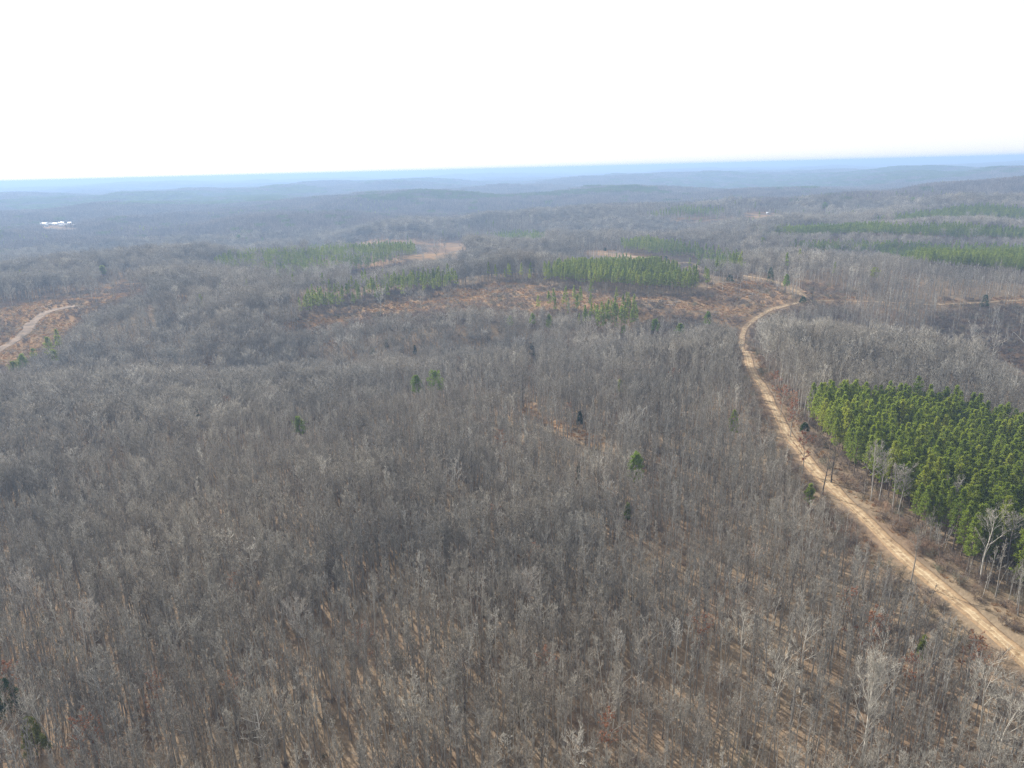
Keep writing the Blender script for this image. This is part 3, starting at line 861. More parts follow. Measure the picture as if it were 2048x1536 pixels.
LONE_PINES = [  # crown centre in the photo, height, radius, material, label
    (832, 768, 16, 1.9, 0, 'small green pine left of its larger twin in the middle of the bare wood'),
    (870, 762, 18, 2.5, 0, 'dark green round-topped pine, right one of a pair in the bare wood'),
    (598, 850, 13, 1.9, 0, 'thin green pine with an open crown and bare stem in the left wood'),
    (1272, 932, 16, 2.0, 0, 'lone round bright green pine in the middle of the wood'),
    (96, 690, 20, 2.1, 1, 'tall yellow-green pine, tallest of the small group at the left edge of the wood'),
    (108, 712, 14, 2.3, 1, 'short bushy yellow-green pine at the foot of the tallest pine on the left'),
    (114, 672, 18, 1.5, 1, 'narrow pine right of the tallest pine in the left group'),
    (44, 722, 15, 2.4, 0, 'green pine near the left edge below the track clearing'),
    (28, 733, 12, 1.8, 1, 'low yellowish pine at the left side of the pine by the track clearing'),
    (66, 705, 10, 1.3, 1, 'tiny yellow-green pine between the two pine groups at the left edge'),
    (1310, 650, 15, 2.0, 0, 'pine right of the small clump in the clearing, leftmost of three separate pines'),
    (1360, 660, 15, 1.9, 0, 'light green pine standing alone, middle of three below the clearing'),
    (1415, 636, 15, 1.9, 0, 'green pine closest to the dirt road, rightmost of three below the clearing'),
    (1247, 658, 8, 1.2, 1, 'small yellow-green pine just below the pine clump'),
    (1573, 560, 15, 1.8, 0, 'solitary green pine beside the dirt road beyond the bend'),
    (1476, 512, 12, 1.8, 1, 'lone light green pine behind the far dirt road'),
    (745, 703, 9, 1.3, 1, 'faint green pine at the top edge of the wood, left of centre'),
    (1098, 640, 13, 1.5, 1, 'thin pale green pine left of the clump below the clearing'),
    (1020, 640, 10, 1.6, 1, 'low faded pine in the dark hollow left of the pine clump'),
    (1065, 636, 11, 1.6, 1, 'yellowish pine with a rusty branch left of the pine clump'),
    (1468, 838, 13, 1.1, 1, 'pale green pine almost hidden in bare trees left of the dirt road'),
    (1620, 985, 10, 0.75, 1, 'hazy green pine at the left edge of the dirt road below the stand'),
    (1240, 770, 9, 1.2, 1, 'small green pine among the wood above the trail'),
    (1845, 1290, 8, 0.5, 1, 'narrow green pine among bare trees left of the road in the lower right'),
    (1255, 1020, 8, 0.7, 1, 'pale green small pine below the lone round pine'),
    (1750, 545, 13, 2.2, 1, 'light green pine in the bare wood below the far plantation'),
    (477, 475, 16, 3.2, 0, 'distant dark green round pine above the scattered left pine belt'),
    (494, 480, 15, 2.6, 0, 'distant green pine, second from the left above the scattered pine belt'),
    (525, 480, 16, 2.3, 0, 'distant tall green pine above the scattered pine belt'),
    (330, 512, 15, 2.6, 1, 'distant pale yellow-green pine alone in the left valley'),
    (205, 540, 15, 2.4, 1, 'distant faint yellow-green pine above the left clearing'),
    (1825, 402, 18, 4.5, 0, 'distant dark pine crown above the far right plantations'),
    (1650, 412, 18, 4.5, 0, 'distant dark green pine crown left of the far right plantations'),
    (1525, 483, 14, 2.2, 1, 'distant small green pine at the tip of the far plantation'),
]
LPOS = []
for px, py, h_, cr_, mt, lb in LONE_PINES:
    x, y = lift(px, py, h_ * 0.72); LPOS.append((x, y)); HERO_XY.append((x, y))
CEDARS = [(14, 1400, 9, 2.6, 0, 'dark green bushy cedar cut by the left edge of the picture'), (66, 1478, 9, 2.0, 1, 'yellow-green topped cedar in the lower left wood'),
          (388, 822, 9, 2.0, 0, 'dark green cedar with two tops in the left wood'), (382, 828, 6.5, 1.3, 0, 'small dark cedar touching the left side of the two-topped cedar'),
          (277, 843, 7, 1.2, 0, 'small dark pointed cedar left of the larger cedar'), (1158, 945, 6, 0.6, 0, 'dark narrow cedar left of the lone round pine'),
          (1064, 700, 9, 1.9, 0, 'dark round cedar at the top edge of the middle wood'), (1332, 517, 5, 2.3, 0, 'dark rounded cedar beside the far dirt road'),
          (1210, 499, 4, 1.8, 0, 'small dark bush where the far dirt road ends'), (1541, 552, 12, 2.6, 0, 'dark cedar cluster tree beside the road bend, tallest there'),
          (1606, 600, 4.5, 2.3, 0, 'round dark shrub at the fork of the dirt roads'), (1970, 604, 9, 2.6, 0, 'dark green cedar beside the narrow track near the right edge'),
          (1460, 556, 5, 2.6, 0, 'low dark cedar on the near side of the far road'), (1610, 855, 3, 1.5, 0, 'dark cedar between the dirt road and the corner of the pine stand'),
          (773, 688, 6, 1.1, 0, 'tiny dark cedar at the upper edge of the wood left of centre'), (830, 700, 6, 1.1, 0, 'tiny dark cedar right of another at the upper wood edge'),
          (1160, 838, 6, 1.2, 0, 'small dark cedar beside the half-hidden trail')]
CPOS = []
for px, py, h_, cr_, mt, lb in CEDARS:
    x, y = lift(px, py, h_ * 0.55); CPOS.append((x, y)); HERO_XY.append((x, y))
HERO_XY = np.array(HERO_XY)
for (px, py, h_, cr_, mt, lb), (x, y) in list(zip(LONE_PINES, LPOS)) + list(zip(CEDARS, CPOS)):
    dd = math.hypot(x, y); DISCS.append((px, py, (cr_ * 1.8 + 0.6) * FPX / math.hypot(dd, CAMZ), dd))
for h, (x, y) in zip(HEROES, HPOS):
    dd = math.hypot(x, y); zb = float(H(x, y))
    for fr, rr in ((0.8, 2.6), (0.6, 2.2)):
        px, py, _ = project(x, y, zb + h[2] * fr); DISCS.append((float(px), float(py), rr * FPX / math.hypot(dd, CAMZ), dd))

def old_wood(x, y):
    """0..1 where the wood is old, with big round crowns"""
    return sstep(vnoise(x, y, 130, 21) + 0.55 * sstep(-x, 0, 220) * sstep(y, 180, 380) + 0.35 * sstep(y, 500, 700) - 0.45 * sstep(-np.hypot(x, y), -330, -230), 0.55, 0.95)

def near_hero(x, y, d=2.2):
    out = np.zeros(len(x), bool)
    for hx, hy in HERO_XY:
        rr = max(d, math.hypot(hx, hy) * 0.006)
        out |= (np.abs(x - hx) < rr) & (np.abs(y - hy) < rr)
    return out

def in_pines(x, y, edge=4.0):
    m = warp_in(PINE_A, x, y, 2.5, 14)
    mixed = np.zeros(len(x), bool)
    for P_, s_, keep in PINES:
        k = warp_in(P_, x, y, edge)
        if keep >= 0.8: m |= k
        else: mixed |= k
    return m, mixed

def bare_filter(x, y, g, wl=4.4, wr=8.5, mixed_keep=0.18, clear_keep=0.03):
    pi, mx = in_pines(x, y)
    k = ~pi & ~(mx & (g.uniform(size=len(x)) > mixed_keep))
    k &= ~(cover_clear(x, y) & (g.uniform(size=len(x)) > clear_keep))
    k &= ~road_gap(x, y, wl, wr)
    k &= ~near_hero(x, y)
    k &= g.uniform(size=len(x)) < 1 - 0.6 * old_wood(x, y)
    k &= ~(inside(HOLLOW, x, y) & (g.uniform(size=len(x)) < 0.72))
    # thin spots
    k &= g.uniform(size=len(x)) < 0.30 + 0.95 * vnoise(x, y, 19, 77)
    return k

def in_frame(x, y, hgt, mx=0.0):
    z = H(x, y)
    px, py, c = project(x, y, z + hgt)
    return (px > -mx) & (px < 2048 + mx) & (py > -mx) & (py < 1536 + mx) & (c > 0)

def copy_tree(name, parts, x, y, rot, scl, label, cat, group=None, tilt=(0, 0), zoff=0.0):
    root = bpy.data.objects.new(name, None); COL.objects.link(root)
    root.location = (x, y, float(H(x, y)) + zoff); root.rotation_euler = (tilt[0], tilt[1], rot); root.scale = (scl,) * 3
    root.empty_display_size = 0.5
    tag(root, label, cat, group)
    for pn, me in parts:
        o = bpy.data.objects.new(pn, me); COL.objects.link(o); o.parent = root
    return root

MARKS = [(1481, 1270, "the leftmost of three pale trees"), (1620, 1280, "the right-forking pale tree"), (1547, 1370, "the slim middle pale tree"),
         (1770, 1390, "the largest pale tree"), (2000, 1480, "the white-trunked corner tree"), (1970, 1400, "the pale fan-crowned tree"), (1845, 1290, "the narrow green pine"), (1053, 1215, "the round silvery crown"),
         (600, 1270, "the dome-shaped silvery crown"), (200, 1270, "the large pale spreading crown"), (75, 1220, "the pale crown with dark trunk"), (66, 1478, "the yellow-green cedar"), (14, 1400, "the dark left-edge cedar"),
         (1095, 1330, "the upper middle rusty oak"), (1213, 1458, "the lower middle rusty oak"), (180, 1490, "the lower left rusty oak"), (470, 1375, "the small reddish oak"),
         (930, 1380, "the dark dead stem"), (730, 1285, "the thin reddish oak"), (1400, 1270, "the faint rusty oak")]
PMARKS = [(1742, 940, "the tall spreading grey tree"), (1800, 970, "the short grey crowned tree"), (1900, 1010, "the wedged grey crown"), (1960, 1085, "the drooping white-limbed tree"),
          (2012, 1070, "the grey forked tree"), (1610, 853, "the low dark cedar")]
def beside(px, py, marks, reach):
    best = min(marks, key=lambda m_: math.hypot(px - m_[0], (py - m_[1]) * 1.0))
    dx, dy = px - best[0], py - best[1]
    if math.hypot(dx, dy) > reach: return None
    far = math.hypot(dx, dy) > 60
    if abs(dx) > abs(dy): where = ("a few trees " if far else "just ") + ("left of" if dx < 0 else "right of")
    else: where = ("some way " if far else "right ") + ("behind" if dy < 0 else "in front of")
    return where + " " + best[2]

# near zone ---------------------------------------------------------
x, y, g = jitter_grid(2.7, 78, 350, 46, 11)
k = bare_filter(x, y, g); x, y = x[k], y[k]
n = len(x)
pick = g.integers(0, 12, n); wide = vnoise(x, y, 45, 12) < 0.35
pick = np.where((pick % 4 == 0) & (wide | (g.uniform(size=n) < 0.55)), g.integers(1, 4, n) + 4 * g.integers(0, 3, n), pick)
ow = old_wood(x, y); pick = np.where(g.uniform(size=n) < ow * 0.8, g.integers(0, 3, n) * 4, pick)
rot = g.uniform(0, 6.283, n); scl = g.uniform(0.62, 0.98, n) * (0.85 + 0.3 * vnoise(x, y, 60, 13)) * (1 + 0.22 * ow)
ov = open_view(x, y, 19 * scl, g); k = ov > 0
x, y, pick, rot, scl = x[k], y[k], pick[k], rot[k], (scl * ov)[k]; n = len(x)
zz = H(x, y)
dist = np.sqrt(x ** 2 + y ** 2 + (CAMZ - zz - 10) ** 2)
vis = in_frame(x, y, 10.0) & in_frame(x, y, 16.0, 40)
order = np.argsort(np.where(vis, dist - scl * 40, 1e9))
own = order[:262]
own_m = np.zeros(n, bool); own_m[own] = True
NP = [[("trunk", a.make("bare_trunk", BM)), ("crown", c.make("bare_crown", BM))] for a, c in NEAR_PARTS]
px_, py_, _c = project(x, y, zz + 10)
for q in own:
    kd = pick[q]
    broad = kd % 4 == 0
    X_, Y_ = float(px_[q]), float(py_[q])
    d_, s_ = line_dist(ROADS[0][::3], np.array([x[q]]), np.array([y[q]]))
    form = "broad-crowned" if broad else "slender"
    size = "tall" if scl[q] > 0.88 else ("short" if scl[q] < 0.68 else "")
    bs = beside(X_, Y_, MARKS, 170)
    if bs: tail = bs
    elif d_[0] < 14: tail = "close to the sandy road in the lower right"
    else:
        col_ = ["at the lower left", "left of lower centre", "at lower centre", "right of lower centre", "on the slope below the road"][min(4, int(X_ / 410))]
        tail = col_ + (", in the front row" if Y_ > 1440 else (", in the second rows" if Y_ > 1340 else ", deeper in the wood"))
    lb = " ".join(((size + " ") if size else "") .split() + [form, "bare grey tree", tail])
    gr = form + " bare trees " + tail
    copy_tree("bare_tree", NP[kd], float(x[q]), float(y[q]), float(rot[q]), float(scl[q]), lb, "tree", gr, tilt=(random.gauss(0, .03), random.gauss(0, .03)))
C_NEAR = collection("near_variants", NEAR_ME)
kk = ~own_m
scatter("near_bare_woodland", C_NEAR, 12, np.stack([x, y, zz], 1)[kk], rot[kk], scl[kk], "mass of leafless grey hardwoods filling the near wood", "woodland", 0.035, pick=pick[kk])

C_MID = collection("mid_variants", MID_ME)
x, y, g = jitter_grid(3.2, 350, 1600, 43, 12)
k = bare_filter(x, y, g, 5, 8); x, y = x[k], y[k]
ow = old_wood(x, y); mpick = g.integers(0, 8, len(x)); mpick = np.where(g.uniform(size=len(x)) < ow * 0.9, g.integers(0, 3, len(x)) + 5, np.minimum(mpick, 4))
scl = g.uniform(0.62, 0.98, len(x)) * (0.80 + 0.4 * vnoise(x, y, 70, 13)) * (1 + 0.25 * ow)
ov = open_view(x, y, 19 * scl, g); k = ov > 0
x, y, scl, mpick = x[k], y[k], (scl * ov)[k], mpick[k]
scatter("middle_bare_woodland", C_MID, 8, np.stack([x, y, H(x, y)], 1), g.uniform(0, 6.283, len(x)), scl, "leafless grey woodland stretching from the near wood to the clearings", "woodland", 0.035, pick=mpick)

C_SAP = collection("sapling_variants", SAP_ME)
x, y, g = jitter_grid(3.6, 78, 420, 46, 14)
pi, mx = in_pines(x, y)
k = ~pi & ~road_gap(x, y, 4.6, 6.0) & (g.uniform(size=len(x)) < 0.35 + 0.9 * vnoise(x, y, 30, 78)) & ~cover_clear(x, y)
x, y = x[k], y[k]
k = open_view(x, y, np.full(len(x), 7.0), g) > 0.6; x, y = x[k], y[k]
scatter("sapling_undergrowth", C_SAP, 5, np.stack([x, y, H(x, y)], 1), g.uniform(0, 6.283, len(x)), g.uniform(0.5, 1.1, len(x)), "thin leafless saplings growing under the near wood", "undergrowth", 0.08)

x, y, g = jitter_grid(2.0, 380, 1000, 44, 15)
cl = cover_clear(x, y); pi, mx = in_pines(x, y)
k = ~cl & ~pi & (open_view(x, y, np.full(len(x), 15.0), g) < 0.9); x, y = x[k], y[k]
k = (open_view(x, y, np.full(len(x), 6.0), g) > 0.9) & ~road_gap(x, y, 5, 5); x, y = x[k], y[k]
scatter("edge_thicket", C_SAP, 5, np.stack([x, y, H(x, y)], 1), g.uniform(0, 6.283, len(x)), g.uniform(0.35, 0.6, len(x)), "dense grey thicket of young bare trees below the clearings", "undergrowth", 0.08)
print("thicket", len(x))

# far patches -------------------------------------------------------
def bare_low(seed, nsp, rad, ln, Ht):
    g = np.random.default_rng(seed); q = Geo()
    u = g.uniform(0, 1, nsp); az = g.uniform(0, 6.283, nsp)
    rr = 0.6 + 2.5 * np.sqrt(g.uniform(0, 1, nsp)) * np.sin(np.clip(u * 0.75 + 0.2, 0, 1) * math.pi)
    tip = np.stack([np.cos(az) * rr, np.sin(az) * rr, Ht * (0.5 + 0.5 * u * (1 - 0.03 * rr ** 2))], 1)
    b0 = tip - nrm(np.stack([np.cos(az), np.sin(az), 1.3 + 0 * az], 1)) * ln * g.uniform(0.7, 1.2, (nsp, 1))
    q.spikes(b0, tip, rad, 1)
    q.spikes(np.array([[0, 0, -2.5]]), np.array([[0, 0, Ht * 0.9]]), 0.2, 0)
    return q
def pine_low(seed, nb, w_, ln, Ht, cr=2.4, base=0.45):
    g = np.random.default_rng(seed); q = Geo()
    u = g.uniform(0, 1, nb) ** 0.8; az = g.uniform(0, 6.283, nb)
    rr = cr * np.clip(1.05 - u, 0, 1) ** 0.65 * g.uniform(0.35, 1, nb)
    p = np.stack([np.cos(az) * rr, np.sin(az) * rr, Ht * (base + (1 - base) * u)], 1)
    D = nrm(g.normal(size=(nb, 3)) * 0.8 + np.stack([np.cos(az), np.sin(az), 0.8 + 0 * az], 1)) * ln * g.uniform(0.6, 1.2, (nb, 1))
    q.blades(p - D * 0.4, D, nrm(np.cross(D, g.normal(size=(nb, 3)))) * w_, 1)
    q.spikes(np.array([[0, 0, -2.5]]), np.array([[0, 0, Ht * 0.92]]), 0.2, 0)
    return q

def patch(size, sp_, gens, seed, sc_=(0.75, 1.15), keep=0.95, row=False):
    g = np.random.default_rng(seed); out = Geo()
    m = int(size / sp_)
    for a in range(m):
        for b in range(m):
            if g.uniform() > keep: continue
            q = gens[g.integers(len(gens))]
            j_ = 0.15 if row else 0.45
            out.merge(q, ((a + 0.5 + g.uniform(-j_, j_)) * sp_ - size / 2, (b + 0.5 + g.uniform(-j_, j_)) * sp_ - size / 2, 0), g.uniform(0, 6.283), g.uniform(*sc_), g.uniform(0.0, 1.0))
    return out

gC = [bare_low(700 + k, 75, 0.085, 2.6, 16) for k in range(5)]
gD = [bare_low(720 + k, 16, 0.26, 3.8, 16) for k in range(5)]
pC = [pine_low(740 + k, 110, 0.26, 1.0, 17) for k in range(4)]
pD = [pine_low(760 + k, 26, 0.6, 2.0, 17) for k in range(4)]
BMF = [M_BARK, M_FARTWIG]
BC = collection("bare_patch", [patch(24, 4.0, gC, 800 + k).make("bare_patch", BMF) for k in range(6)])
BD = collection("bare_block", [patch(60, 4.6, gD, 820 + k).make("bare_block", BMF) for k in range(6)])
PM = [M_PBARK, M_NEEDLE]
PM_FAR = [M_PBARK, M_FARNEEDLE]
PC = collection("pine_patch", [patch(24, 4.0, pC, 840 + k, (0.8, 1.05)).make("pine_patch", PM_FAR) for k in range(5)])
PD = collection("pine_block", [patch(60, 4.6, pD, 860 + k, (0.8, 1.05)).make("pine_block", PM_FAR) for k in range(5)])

def far_zone(s_, rmin, rmax, amax, seed, cb, nb_, cp, np_, names):
    x, y, g = jitter_grid(s_, rmin, rmax, amax, seed, 0.06)
    pine_m = far_pine(x, y) | in_pines(x, y, 8)[0]
    mixed = in_pines(x, y, 8)[1]
    clear = cover_clear(x, y, 8)
    rot = g.integers(0, 4, len(x)) * math.pi / 2 + g.uniform(-.08, .08, len(x))
    scl = 0.95 + 0.2 * vnoise(x, y, 200, 31)
    Pn = np.stack([x, y, H(x, y)], 1)
    sprinkle = g.uniform(size=len(x)) < 0.03
    ov = open_view(x, y, np.full(len(x), 15.0), g) > 0.6
    a = ~pine_m & ~clear & ~sprinkle & ov
    thin = g.uniform(size=len(x)) < 0.28
    a = a | (pine_m & thin & ~clear)
    b = ((pine_m & ~thin) | (sprinkle & ov)) & ~clear
    scatter(names[0], cb, nb_, Pn[a], rot[a], scl[a], names[1], "woodland")
    if b.any(): scatter(names[2], cp, np_, Pn[b], rot[b], scl[b], names[3], "woodland")

far_zone(23.0, 1600, 2600, 44, 21, BC, 6, PC, 5, ("distant_bare_woodland", "bluish bare woodland on the hills beyond the clearings", "distant_pine_woodland", "dark green pine woods on the middle hills"))
far_zone(58.0, 2600, 11000, 43, 22, BD, 6, PD, 5, ("faraway_bare_woodland", "hazy blue woodland running up to the horizon", "faraway_pine_woodland", "hazy blue-green pine belts below the horizon"))

# ------------------------------------------------------------------ pines
PINE_PARTS = [pine(900 + k, Ht=15.5 + k * 0.5, base=0.24 + 0.02 * k, cr=2.5 + 0.12 * (k % 3), nb=90, nt_=7, nbl=6, bl=0.46, bw=0.09, pw=0.62) for k in range(6)]
PP = [[("trunk", a.make("pine_trunk", PM)), ("crown", c.make("pine_crown", PM))] for a, c in PINE_PARTS]
C_PINE = collection("pine_variants", [joined("pine", ac, PM) for ac in PINE_PARTS])
# plantation rows run toward upper right
ra = math.radians(38)
s1, s2 = 3.5, 3.2
lo, hi = PINE_A.min(0) - 10, PINE_A.max(0) + 10
cx, cyy = (lo + hi) / 2; ext = float(np.linalg.norm(hi - lo)) / 2
u, v = np.meshgrid(np.arange(-ext, ext, s1), np.arange(-ext, ext, s2)); u = u.ravel(); v = v.ravel()
g = np.random.default_rng(31)
x = cx + u * math.cos(ra) - v * math.sin(ra) + g.uniform(-.5, .5, len(u)); y = cyy + u * math.sin(ra) + v * math.cos(ra) + g.uniform(-.5, .5, len(u))
k = warp_in(PINE_A, x, y, 2.5, 14) & ~road_gap(x, y, 8, 9.5) & (g.uniform(size=len(x)) < 0.97) & ~near_hero(x, y, 2.5) & (vnoise(x, y, 11, 55) > 0.12)
x, y = x[k], y[k]; n = len(x)
rot = g.uniform(0, 6.283, n); scl = g.uniform(0.82, 1.14, n); pick = g.integers(0, 6, n); zz = H(x, y)
dist = np.sqrt(x ** 2 + y ** 2 + (CAMZ - zz - 12) ** 2)
vis = in_frame(x, y, 13.0)
order = np.argsort(np.where(vis, dist, 1e9)); own = order[:min(250, int(vis.sum()))]
om_ = np.zeros(n, bool); om_[own] = True
print("stand pines", n, "visible", int(vis.sum()), "own", len(own))
for c_, q in enumerate(own):
    front = c_ < 60
    qx, qy, _c = project(x[q], y[q], zz[q] + 11)
    size = "tall" if scl[q] > 1.0 else ("short" if scl[q] < 0.87 else "green")
    bs = beside(float(qx), float(qy), PMARKS, 75)
    if bs: tail = bs
    elif front: tail = "on the front edge of the stand, " + ("at its corner near the road" if qx < 1790 else ("in the middle of that edge" if qx < 1930 else "at the right end of that edge"))
    else: tail = "inside the stand, " + ("in its left part" if qx < 1820 else ("in its middle" if qx < 1940 else "in its right part")) + (", lower rows" if qy > 960 else ", upper rows")
    copy_tree("pine_tree", PP[pick[q]], float(x[q]), float(y[q]), float(rot[q]), float(scl[q]), size + " pine " + tail + ("" if "stand" in tail else ", pine stand"), "pine tree", "pines of the near stand " + tail)
kk = ~om_
scatter("pine_plantation", C_PINE, 6, np.stack([x, y, zz], 1)[kk], rot[kk], scl[kk], "far part of the dense green pine stand beside the road", "pine stand", 0.02, pick=pick[kk])
# other plantations
PL2 = [joined("mid_pine", pine(930 + k, Ht=16, base=0.45, cr=2.4, nb=34, nt_=4, nbl=5, bl=0.85, bw=0.17, k=3), [M_PBARK, M_BELT]) for k in range(5)]
THIN = [joined("thin_pine", pine(950 + k, Ht=17.5, base=0.42, cr=2.3, nb=42, nt_=4, nbl=5, bl=0.85, bw=0.17, k=3, gap=0.1), [M_PBARK, M_YNEEDLE if k % 3 else M_NEEDLE]) for k in range(6)]
C_P2, C_TH = collection("mid_pine_variants", PL2), collection("thin_pine_variants", THIN)
allP = {0: [], 1: []}
for q, (P_, s_, keep) in enumerate(PINES[:12]):
    lo, hi = P_.min(0) - 8, P_.max(0) + 8
    u, v = np.meshgrid(np.arange(lo[0], hi[0], s_), np.arange(lo[1], hi[1], s_)); u = u.ravel(); v = v.ravel()
    g = np.random.default_rng(50 + q)
    u = u + g.uniform(-.3, .3, len(u)) * s_; v = v + g.uniform(-.3, .3, len(u)) * s_
    kp = keep if keep >= 0.8 else keep * np.clip(2.1 * (vnoise(u, v, 38, 61)) ** 1.2, 0.25, 1.5)
    k = warp_in(P_, u, v, 4.0) & (g.uniform(size=len(u)) < kp) & ~road_gap(u, v, 5, 5) & (np.hypot(u, v) < 3000)
    qx, qy, _c = project(u, v, H(u, v) + 13)
    k &= ~inside(ROAD_OUT[1], qx, qy)
    allP[0 if keep >= 0.85 and q not in (3, 7) else 1].append(np.stack([u[k], v[k]], 1))
for key, nm, cc, nv, lb in ((0, "pine_belt", C_P2, 5, "long dark green pine plantations banding the right-hand hills"), (1, "scattered_pines", C_TH, 6, "light green thinned pines in strips round the orange clearings")):
    Q = np.concatenate(allP[key]); g = np.random.default_rng(70 + key)
    scatter(nm, cc, nv, np.stack([Q[:, 0], Q[:, 1], H(Q[:, 0], Q[:, 1])], 1), g.uniform(0, 6.283, len(Q)), g.uniform(0.7, 1.1, len(Q)), lb, "pine woodland", 0.02)
    print(nm, len(Q))
# stray pines over the bare middle distance
x, y, g = jitter_grid(34, 620, 2300, 44, 77)
k = (vnoise(x, y, 210, 71) > 0.62) & (g.uniform(size=len(x)) < 0.8) & ~cover_clear(x, y) & (y > 560 + 0.1 * np.abs(x))
x, y = x[k], y[k]
scatter("stray_pines", C_TH, 6, np.stack([x, y, H(x, y)], 1), g.uniform(0, 6.283, len(x)), g.uniform(0.8, 1.15, len(x)), "single pines dotted through the distant bare woods", "pine woodland", 0.02)

# ------------------------------------------------------------------ clearings: sedge tufts, brush
def tuft(seed, n, rad, h_, mi=0):
    g = np.random.default_rng(seed); q = Geo()
    a = g.uniform(0, 6.283, n); r_ = rad * np.sqrt(g.uniform(0, 1, n))
    p = np.stack([np.cos(a) * r_, np.sin(a) * r_, -0.1 + 0 * a], 1)
    D = nrm(np.stack([np.cos(a) * 0.35, np.sin(a) * 0.35, 1 + 0 * a], 1) + g.normal(size=(n, 3)) * 0.15) * h_ * g.uniform(0.6, 1.2, (n, 1))
    q.blades(p, D, nrm(np.cross(D, g.normal(size=(n, 3)))) * 0.07, mi)
    return q
def bush(seed, h_=2.2, n=16):
    g = np.random.default_rng(seed); q = Geo()
    a = g.uniform(0, 6.283, n)
    d = nrm(np.stack([np.cos(a), np.sin(a), g.uniform(0.6, 2.2, n)], 1))
    p0 = g.normal(size=(n, 3)) * [0.4, 0.4, 0]; p0[:, 2] = -0.2
    L = h_ * g.uniform(0.6, 1.1, n)
    P_ = np.stack([p0, p0 + d * L[:, None]], 1)
    q.spikes(P_[:, 0], P_[:, 1], 0.035, 0)
    S_, SL, _ = sprout(P_, L, 7, 0.3, 1, (20, 60), 0.5, 0.3, 2, g)
    q.spikes(S_[:, 0], S_[:, 1], 0.022, 0)
    T_, _, _ = sprout(S_, SL, 3, 0.2, 1, (20, 60), 0.6, 0.2, 2, g)
    q.spikes(T_[:, 0], T_[:, 1], 0.018, 0)
    return q
C_TUFT = collection("sedge_tufts", [tuft(600 + k, 60, 0.9, 0.9).make("sedge", [M_GRASS]) for k in range(5)])
C_BUSH = collection("brush_variants", [bush(620 + k, 1.6 + 0.3 * k).make("brush", [M_BRUSH]) for k in range(5)])
x, y, g = jitter_grid(2.3, 78, 900, 44, 81)
cl = cover_clear(x, y)
sed = fbm(x * 0.6, y * 1.3, 22, 83)
k = cl & (g.uniform(size=len(x)) < 0.08 + 1.2 * sstep(sed, 0.45, 0.62)) & ~road_gap(x, y, 4, 4.5)
scatter("dry_sedge_grass", C_TUFT, 5, np.stack([x, y, H(x, y)], 1)[k], g.uniform(0, 6.283, k.sum()), g.uniform(0.6, 1.3, k.sum()), "rust-orange dry grass tufts in the clearings", "grass", 0.1)
k = cl & (g.uniform(size=len(x)) < 0.07 + 0.42 * sstep(0.56 - sed, 0.0, 0.14)) & ~road_gap(x, y, 4, 4.5)
# roadside
d0, s0 = line_dist(ROADS[0][::2], x, y)
rs = (d0 > 4.0) & (d0 < np.where(s0 > 0, 13.0, 12.0)) & (g.uniform(size=len(x)) < 0.35 + 0.6 * vnoise(x, y, 14, 89)) & ~cl
edge_f = (g.uniform(size=len(x)) < 0.10) & (np.hypot(x, y) < 420) & ~in_pines(x, y)[0] & ~cl & (d0 > 5)
fr_ = ~cl & ~in_pines(x, y)[0] & (np.hypot(x, y) > 380) & (g.uniform(size=len(x)) < 0.8)
fr_[fr_] = open_view(x[fr_], y[fr_], np.full(int(fr_.sum()), 14.0), g) < 0.9
hol = inside(HOLLOW, x, y) & (g.uniform(size=len(x)) < 0.85)
kb = k | rs | hol | edge_f | (fr_ & ~road_gap(x, y, 4, 4.5))
print("bushes", int(kb.sum()))
scatter("low_brush", C_BUSH, 5, np.stack([x, y, H(x, y)], 1)[kb], g.uniform(0, 6.283, kb.sum()), g.uniform(0.6, 1.5, kb.sum()), "low tangled leafless brush in clearings and along the road", "brush", 0.1)
x, y, g = jitter_grid(1.5, 100, 470, 44, 84)
d0, s0 = line_dist(ROADS[0][::2], x, y)
k = (d0 > 3.6) & (d0 < 9.0) & (g.uniform(size=len(x)) < np.where(s0 > 0, 0.55, 0.3) * np.clip(2.2 * vnoise(x, y, 9, 88) - 0.3, 0.05, 1))
scatter("roadside_grass", C_TUFT, 5, np.stack([x, y, H(x, y)], 1)[k], g.uniform(0, 6.283, k.sum()), g.uniform(0.35, 0.8, k.sum()), "tan and rusty grass along both edges of the dirt road", "grass", 0.1)

